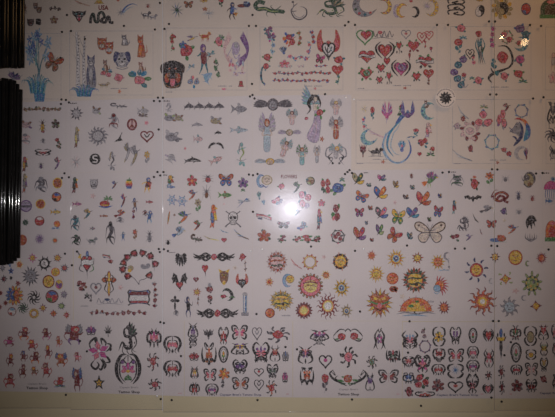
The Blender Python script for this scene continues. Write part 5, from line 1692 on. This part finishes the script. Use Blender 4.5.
# ------------------------------------------------------------------ building helpers
def link(name, bm, material, parent=None, smooth=False):
    me = bpy.data.meshes.new(name); bm.to_mesh(me); bm.free()
    if smooth:
        for p in me.polygons: p.use_smooth = True
    me.materials.append(material); o = bpy.data.objects.new(name, me); COL.objects.link(o)
    if parent: o.parent = parent
    return o
def tag(o, label=None, cat=None, group=None, kind=None):
    for k, v in (('label', label), ('category', cat), ('group', group), ('kind', kind)):
        if v: o[k] = v
    return o
def slab(bm, front, y0, y1):
    """front: 4 (x,z) world corners; solid between depths y0 (back) and y1 (front)"""
    A = [bm.verts.new((x, y0, z)) for x, z in front]; B = [bm.verts.new((x, y1, z)) for x, z in front]
    bm.faces.new(A[::-1]); bm.faces.new(B)
    for i in range(4): bm.faces.new((A[i], A[(i + 1) % 4], B[(i + 1) % 4], B[i]))
    bmesh.ops.recalc_face_normals(bm, faces=bm.faces)

def ink_object(name, faces, y, parent):
    bm = bmesh.new(); lay = bm.loops.layers.float_color.new('ink'); L = 0
    for f in faces:
        pts, c = f[0], f[1]
        if len(f) == 2 or f[2]: L += 1
        yy = y - LAY * L
        vs = [bm.verts.new(wp(px, py, yy)) for px, py in pts]
        try: fc = bm.faces.new(vs)
        except ValueError: continue
        fc.normal_update()
        if fc.normal.y > 0: fc.normal_flip()
        for lp in fc.loops: lp[lay] = (*c, 1)
    return link(name, bm, INK, parent)

ALIAS = {'sunwavy': 'sun', 'bar': 'mark', 'head': 'animal_head', 'stamp': 'red_stamp_mark', 'vine': 'flower_vine', 'fan': 'feather_fan', 'splash': 'burst', 'gecko': 'small_creature',
         'hummer': 'hummingbird', 'sidefly': 'butterfly', 'shell': 'shell', 'orb': 'coloured_ball', 'disc': 'disc', 'swirl': 'swirl', 'ringsun': 'ring_sun', 'leap': 'dolphins', 'tribal': 'tribal_emblem',
         'script': 'heart_script', 'comet': 'shooting_star', 'tallflower': 'blue_flower', 'birch': 'birch_trunk', 'vinerose': 'rose_tribal', 'insect': 'insect'}
def draw(line, parent, ybase):
    tk = line.split(); kn = tk[0].split(':'); kind = kn[0]; nm = kn[1] if len(kn) > 1 else ALIAS.get(kind, kind)
    cx, cy, w, h = map(float, tk[1:5]); col = tk[5]; rot = 0; opt = []
    for t in tk[6:]:
        if t[0] == 'r' and t[1:].lstrip('-').isdigit(): rot = float(t[1:])
        else: opt.append(t)
    if kind not in ('bar', 'vine', 'armband', 'vase', 'birch'): k = 1.0 if kind == 'sidefly' else 1.22 if kind in ('rose', 'roses', 'hummer', 'gecko', 'figure') else 1.1; w *= k; h *= k
    m = M(cx, cy, w, h, col.replace('!', '') if kind != 'wingedhead' else col, rot, opt)
    globals()[kind](m)
    suffix = {'bar': ''}.get(kind, '_print')
    return ink_object(nm + suffix, m.faces, ybase, parent)

_tc = {}
def lettering(name, text, px, py, wpx, hpx, col, parent, y=-.0009, bold=.0):
    """words printed on a sheet, fitted to a box in photo pixels"""
    cu = bpy.data.curves.new(name, 'FONT'); cu.body = text; cu.align_x = 'CENTER'; cu.align_y = 'CENTER'; cu.offset = bold; cu.resolution_u = 2
    o = bpy.data.objects.new(name, cu); COL.objects.link(o); bpy.context.view_layer.update()
    dg = bpy.context.evaluated_depsgraph_get(); me = bpy.data.meshes.new_from_object(o.evaluated_get(dg)); COL.objects.unlink(o); bpy.data.objects.remove(o)
    xs = [v.co.x for v in me.vertices]; ys = [v.co.y for v in me.vertices]
    sx = wpx / (max(xs) - min(xs)); sy = hpx / (max(ys) - min(ys)); mx, my = (max(xs) + min(xs)) / 2, (max(ys) + min(ys)) / 2
    for v in me.vertices:
        p = wp(px + (v.co.x - mx) * sx, py - (v.co.y - my) * sy, y); v.co = p
    a = me.color_attributes.new('ink', 'FLOAT_COLOR', 'CORNER')
    for d in a.data: d.color = (*PAL[col], 1)
    me.materials.append(INK); t = bpy.data.objects.new(name, me); COL.objects.link(t); t.parent = parent; return t

# ------------------------------------------------------------------ the room
def plane_box(name, x0, x1, y0, y1, z0, z1, m):
    bm = bmesh.new(); slab(bm, [(x0, z0), (x1, z0), (x1, z1), (x0, z1)], y1, y0); return tag(link(name, bm, m), kind='structure')
plane_box('wall_back', -2.4, 2.4, 0, .1, 0, 3.1, wallm)
plane_box('floor', -2.4, 2.4, -3.4, .1, -.1, 0, floorm)

# ------------------------------------------------------------------ flash sheets
VISGAP = {'4A': .45, '5B': .35, '5C': .4, '5D': .35}
def quad(key, c0, c1, r, gap=.12):
    nx = [v[1][0] for k, v in SHEETS.items() if v[2] == r and 0 < v[1][0] - c0 and v[1][0] > c1 - 1]
    if nx: c1 = min(nx)
    c1 -= VISGAP.get(key, 0); tp = .55 if key in ('5E', '5F') else 0
    tl = (c0 + gap * .4, rowy(r, c0) + gap * .5 + tp); tr = (c1 - gap * .4, rowy(r, c1) + gap * .5 + tp)
    br = (c1 - gap * .4, rowy(r + 1, c1) - gap * .5); bl = (c0 + gap * .4, rowy(r + 1, c0) - gap * .5)
    return tl, tr, br, bl
sheet_obj = {}
for key, (label, cols, row, data, pap, border) in SHEETS.items():
    q = quad(key, cols[0], cols[1], row)
    front = [(wp(*p).x, wp(*p).z) for p in (q[3], q[2], q[1], q[0])]
    bm = bmesh.new(); slab(bm, front, 0, -.0005)
    s = tag(link('tattoo_flash_sheet', bm, paper[pap]), label, 'poster', 'tattoo flash sheets covering the wall'); sheet_obj[key] = s
    if border:
        x0, x1, y0, y1 = border; b = M((x0 + x1) / 2, (y0 + y1) / 2, x1 - x0, y1 - y0, 'e')
        b._rib([(x0, y0), (x1, y0), (x1, y1), (x0, y1), (x0, y0)], [.45] * 5, 'E'); ink_object('printed_border', b.faces, -.0006, s)
    for n, ln in enumerate(l for l in data.strip().split('\n') if l.strip()):
        draw(ln, s, -.0008 - .00002 * n)
for key, x, y1_, y2_ in (('5A', 37, 384, 388.3), ('5B', 129, 387.6, 392.3), ('5D', 348.5, 389.6, 394.6)):
    lettering('shop_name_print', "Captain Bret's", x, y1_, 18.5, 2.3, 'K', sheet_obj[key], bold=.0)
    lettering('shop_name_print', "Tattoo Shop", x, y2_, 21.5, 3.3, 'k', sheet_obj[key], bold=.03)
for key, x, y in (('5C', 240.5, 395), ('5E', 457.5, 395.2), ('5F', 560.5, 393.3)):
    lettering('shop_name_print', "Captain Bret's Tattoo Shop", x, y, 41.5, 2.9, 'B', sheet_obj[key], bold=.015)
lettering('usa_print', 'USA', 103.5, 7.6, 10, 5, 'R', sheet_obj['0B'], bold=.04)
lettering('heading_print', 'FLOWERS', 289, 176.6, 16, 3.6, 'R', sheet_obj['3D'], bold=.02)

# ------------------------------------------------------------------ clear acrylic panels screwed over the sheets
YF, YB = -.0125, -.0095
SCREWS = [(67, 15), (62, 32), (71, 31), (85, 39), (60.5, 58), (124, 26), (160, 3), (155, 29.5), (164.5, 29), (169, 24), (249, 26), (256, 26), (252.5, 15), (345, 25.5), (348.5, 22), (355, 25), (437, 25), (448, 25),
    (489, 21.5), (495, 21.5), (530, 25), (541, 26), (325, 94.2), (250, 96.5), (252.5, 95), (254.5, 98.5), (61, 104), (66, 100), (69, 102.5), (154, 101), (158, 97.7), (159.7, 101.2), (163, 97.8), (158.7, 129.5),
    (490, 94.5), (496.3, 94.5), (533, 98.5), (543.5, 97.3), (157.5, 172), (163.5, 172), (62, 178), (64.5, 173.3), (69, 177.3), (154, 177), (160.3, 175.5), (249, 174.5), (253, 175.2), (257.5, 174), (253, 211.8),
    (345, 174), (347.5, 172), (349.5, 170.2), (352, 173), (442.5, 172.6), (449, 172), (492, 169.3), (497.3, 169.5), (536, 173.5), (542.5, 173), (65, 253.7), (72, 265.3), (77, 251.5), (158.8, 249), (164, 249.3), (159.8, 252),
    (168, 251), (311, 246.5), (355, 250.8), (407, 245.5), (455, 248.6), (464.6, 248.5), (491.3, 245.7), (497.2, 246), (548.5, 249.5), (256.5, 314), (360, 311.5), (409.5, 321.3), (493, 321), (498.7, 321), (160.4, 322.2), (164, 323),
    (65.9, 394.8), (80, 341), (87, 351.3), (160.7, 399), (171.7, 400), (181, 356), (190.5, 347.2), (285.5, 347), (297, 349.3), (257.5, 400), (352, 399.5), (421, 405.8), (408, 352.6), (399.6, 359.4), (491.4, 397.6), (501.6, 401.6),
    (510.8, 342.2), (504.4, 355.2), (61.5, 99.5), (252, 84)]
GLINTING = [(346, 97.5), (354, 99.2), (250.8, 251), (262, 249.3), (363.7, 248.9), (157, 396)]
def screw_mesh(name, material):
    bm = bmesh.new(); R0 = .0043; prof = [(0, -.0030), (.0014, -.0029), (.003, -.0023), (.0042, -.0012), (R0, 0), (.0016, 0), (.0015, .0062)]
    n = 14; rings = []
    for r, y in prof:
        if r == 0: rings.append([bm.verts.new((0, y, 0))]); continue
        rings.append([bm.verts.new((r * math.cos(2 * PI * i / n), y, r * math.sin(2 * PI * i / n))) for i in range(n)])
    for a, b in zip(rings, rings[1:]):
        for i in range(n):
            if len(a) == 1: bm.faces.new((a[0], b[i], b[(i + 1) % n]))
            else: bm.faces.new((a[i], a[(i + 1) % n], b[(i + 1) % n], b[i]))
    bm.faces.new(rings[-1]); bmesh.ops.recalc_face_normals(bm, faces=bm.faces)
    me = bpy.data.meshes.new(name); bm.to_mesh(me); bm.free(); me.materials.append(material)
    for p in me.polygons: p.use_smooth = True
    return me
SB, SS = screw_mesh('screw', black), screw_mesh('screw', glintm)
PAN = [('clear acrylic panel over the leftmost narrow sheets, behind the black rack', -40, 70.6, 408), ('narrow clear acrylic panel between the black rack side and the bright seam', 70.7, 162.2, 409.5),
       ('widest clear acrylic panel, in the middle of the wall, carrying the flash glare', 163.0, 494.2, 412), ('clear acrylic panel at the right photo edge, beyond the dark seam', 494.9, 660, 410.5)]
panels = []
for i, (lab, a, b, bot) in enumerate(PAN):
    P = [wp(a, bot, YF), wp(b, bot + (.0 if i < 3 else .5), YF), wp(b, -60, YF), wp(a, -60, YF)]
    bm = bmesh.new(); slab(bm, [(p.x, p.z) for p in P], YB, YF)
    pn = tag(link('acrylic_panel', bm, clear), lab, 'panel', 'clear acrylic panels over the flash sheets'); panels.append((a, b, pn))
    bm = bmesh.new(); q = wp(a, bot, YF); r = wp(b, bot, YF); slab(bm, [(q.x, q.z - .0018), (r.x, r.z - .0018), (r.x, r.z - .0002), (q.x, q.z - .0002)], YB, YF); link('bottom_edge', bm, edged, pn)
for (x, wd, m_, pi, y0, y1) in ((162.65, .0022, edgem, 2, -60, 411), (494.55, .0009, edged, 3, -60, 410)):
    q = wp(x, y1, YF); r = wp(x, y0, YF); bm = bmesh.new(); slab(bm, [(q.x - wd / 2, q.z), (q.x + wd / 2, q.z), (q.x + wd / 2, r.z), (q.x - wd / 2, r.z)], YB, YF - .0003); link('side_edge', bm, m_, panels[pi][2])
for k, (x, y) in enumerate(SCREWS + GLINTING):
    me = SS if k >= len(SCREWS) else SB
    o = bpy.data.objects.new('screw', me); COL.objects.link(o); o.location = wp(x, y, YF)
    for a, b, pn in panels:
        if a <= x < b + .8: o.parent = pn; break

# ------------------------------------------------------------------ round sticker on the middle panel
def sticker():
    c = (445.6, 97.9); R = 10.2; white = mat('sticker_vinyl', lin((210, 198, 192)), .5)
    bm = bmesh.new(); n = 40; ys = YF - .0002
    pts = [wp(c[0] + R * math.cos(2 * PI * i / n), c[1] - R * math.sin(2 * PI * i / n), YF) for i in range(n)]
    A = [bm.verts.new((p.x, YF - .00002, p.z)) for p in pts]; B = [bm.verts.new((p.x, ys, p.z)) for p in pts]
    bm.faces.new(A[::-1]); bm.faces.new(B)
    for i in range(n): bm.faces.new((A[i], A[(i + 1) % n], B[(i + 1) % n], B[i]))
    bmesh.ops.recalc_face_normals(bm, faces=bm.faces)
    s = tag(link('round_sticker', bm, white), 'small round black and white sticker with whirling blades, on the clear panel', 'sticker')
    m = M(c[0], c[1], 20, 20, 'k')
    for i in range(11):
        a = 2 * PI * i / 11
        m.line([(.1 * math.cos(a), .1 * math.sin(a)), (.35 * math.cos(a + .25), .35 * math.sin(a + .25)), (.64 * math.cos(a + .05), .64 * math.sin(a + .05))], 2.0, 'k', 1)
    m.disc(0, 0, .16, .16, 'k'); ink_object('blade_emblem', m.faces, YF - .00025, s)
    m = M(c[0], c[1], 20, 20, 'K')
    for i in range(34):   # rim lettering too small to read
        if i in (0, 16, 17, 33): continue
        a = 2 * PI * i / 34; d = .06 if i % 2 else .05
        m.poly([(.82 * math.cos(a - d), .82 * math.sin(a - d)), (.93 * math.cos(a - d), .93 * math.sin(a - d)), (.93 * math.cos(a + d), .93 * math.sin(a + d)), (.82 * math.cos(a + d), .82 * math.sin(a + d))], 'K')
    ink_object('rim_marks', m.faces, YF - .00025, s)
sticker()

# ------------------------------------------------------------------ black poster display racks, leaves seen edge on
def rack(label, top, bottom, edges, hinge_px, tilt):
    """edges: (px at mid height, depth) for every leaf's outer edge"""
    zc = CZ
    root = bpy.data.objects.new('poster_display_rack', None); COL.objects.link(root); hx = wp(hinge_px, 208, -.04).x; root.location = (hx, -.04, CZ)
    tag(root, label, 'display rack', 'black racks with swinging poster leaves')
    inv = Vector((hx, -.04, CZ))
    def zat(py, y): return wp(100, py, y).z
    # spine fixed to the wall
    bm = bmesh.new(); slab(bm, [(-.03, zat(bottom, -.04) - CZ), (.03, zat(bottom, -.04) - CZ), (.03, zat(top, -.04) - CZ), (-.03, zat(top, -.04) - CZ)], .036, -.02); link('wall_spine', bm, rackm, root)
    for k, (px, dp, t, b) in enumerate(edges):
        e = wp(px, 208, -dp) - inv; ez1, ez0 = zat(t, -dp) - CZ, zat(b, -dp) - CZ
        d = Vector((e.x, e.y)); L = d.length; d /= L; nrm = Vector((-d.y, d.x)); hw = .0035
        st = Vector((d.x * .03, d.y * .03 - .0)); hg = Vector((0, -.012 * k * 0))
        bm = bmesh.new(); vs = []
        for z in (ez0 + .006, ez1 - .006):
            for s, u in ((-1, .02), (1, .02), (1, L - .006), (-1, L - .006)):
                vs.append(bm.verts.new((d.x * u + nrm.x * hw * s, d.y * u + nrm.y * hw * s, z)))
        for f in ((3, 2, 1, 0), (4, 5, 6, 7), (0, 1, 5, 4), (1, 2, 6, 5), (2, 3, 7, 6), (3, 0, 4, 7)): bm.faces.new([vs[i] for i in f])
        bmesh.ops.recalc_face_normals(bm, faces=bm.faces); lf = link('swing_leaf', bm, leafm, root)
        # rounded edge channel with flutes
        bm = bmesh.new(); n = 14; R = .0062 if k % 2 == 0 else .0048
        for q in range(2 if k % 2 == 0 else 1):
            cx, cy = e.x - nrm.x * 0.009 * q - d.x * .004 * q, e.y - nrm.y * .009 * q - d.y * .004 * q
            A = [bm.verts.new((cx + R * math.cos(2 * PI * i / n), cy + R * math.sin(2 * PI * i / n), ez0)) for i in range(n)]
            B = [bm.verts.new((cx + R * math.cos(2 * PI * i / n), cy + R * math.sin(2 * PI * i / n), ez1)) for i in range(n)]
            for i in range(n): bm.faces.new((A[i], A[(i + 1) % n], B[(i + 1) % n], B[i]))
            for ring in (A, B): bm.faces.new([bm.verts.new(v.co) for v in ring])
        bmesh.ops.recalc_face_normals(bm, faces=bm.faces); link('edge_channel', bm, rackm, lf, True)
    root.rotation_euler = (math.radians(tilt), math.radians(1.0 if tilt else .3), 0)
    return root
low = [(18.9, .165, 87, 256), (16, .172, 81.5, 259), (12.4, .18, 78, 261.5), (8.6, .186, 76.5, 262.5), (4.8, .192, 76, 263), (.8, .20, 76, 263), (-3.5, .21, 76, 263)]
rack('lower black poster display rack with ribbed leaf edges, flash glints on it', 78, 262, low, -75, .3)
up = [(21.8, .165, -40, 66.5), (18.6, .172, -40, 67), (14.6, .18, -40, 67), (10.6, .186, -40, 66.8), (6.4, .192, -40, 66.5), (2.2, .20, -40, 66), (-2.5, .21, -40, 66)]
rack('upper black poster display rack with ribbed leaf edges, cut by the photo top', -40, 66, up, -75, 0)

# ------------------------------------------------------------------ camera and light
cd = bpy.data.cameras.new('camera'); cam = bpy.data.objects.new('camera', cd); COL.objects.link(cam)
cam.location = CAM; cam.rotation_euler = (PI / 2, 0, TH); cd.sensor_width = 36; cd.lens = F / 555 * 36; cd.clip_start = .05; S.camera = cam
def lamp(name, typ, loc, energy, col, **kw):
    l = bpy.data.lights.new(name, typ); l.energy = energy; l.color = col
    for k, v in kw.items(): setattr(l, k, v)
    o = bpy.data.objects.new(name, l); COL.objects.link(o); o.location = loc; return o
fl = lamp('camera_flash', 'SPOT', (0.004, -D - .03, CZ - .003), 98, (.985, .94, .945), spot_size=math.radians(74), spot_blend=1.0, shadow_soft_size=.011)
fl.rotation_euler = (PI / 2, 0, math.radians(2.2))
def bulb(px, py, back, en, r, col=(1, .62, .3)):
    d = FW * F + RT * (px - 277.5) + UP * (208.5 - py); t = (D + D + back) / d.y
    p = CAM + d * t; return lamp('ceiling_lamp', 'POINT', (p.x, -D - back, p.z), en, col, shadow_soft_size=r)
bulb(501, 38, 1.0, .5, .014)
bulb(523.5, 43, 1.0, .7, .032)
lamp('warm_room_lamp', 'AREA', (1.35, -1.0, 2.95), 5.6, (1, .55, .22), size=.5).rotation_euler = (math.radians(28), math.radians(5), 0)
wd = bpy.data.worlds.new('room_air'); S.world = wd; wd.use_nodes = True
bg = wd.node_tree.nodes['Background']; bg.inputs[0].default_value = (1, .80, .58, 1); bg.inputs[1].default_value = .045
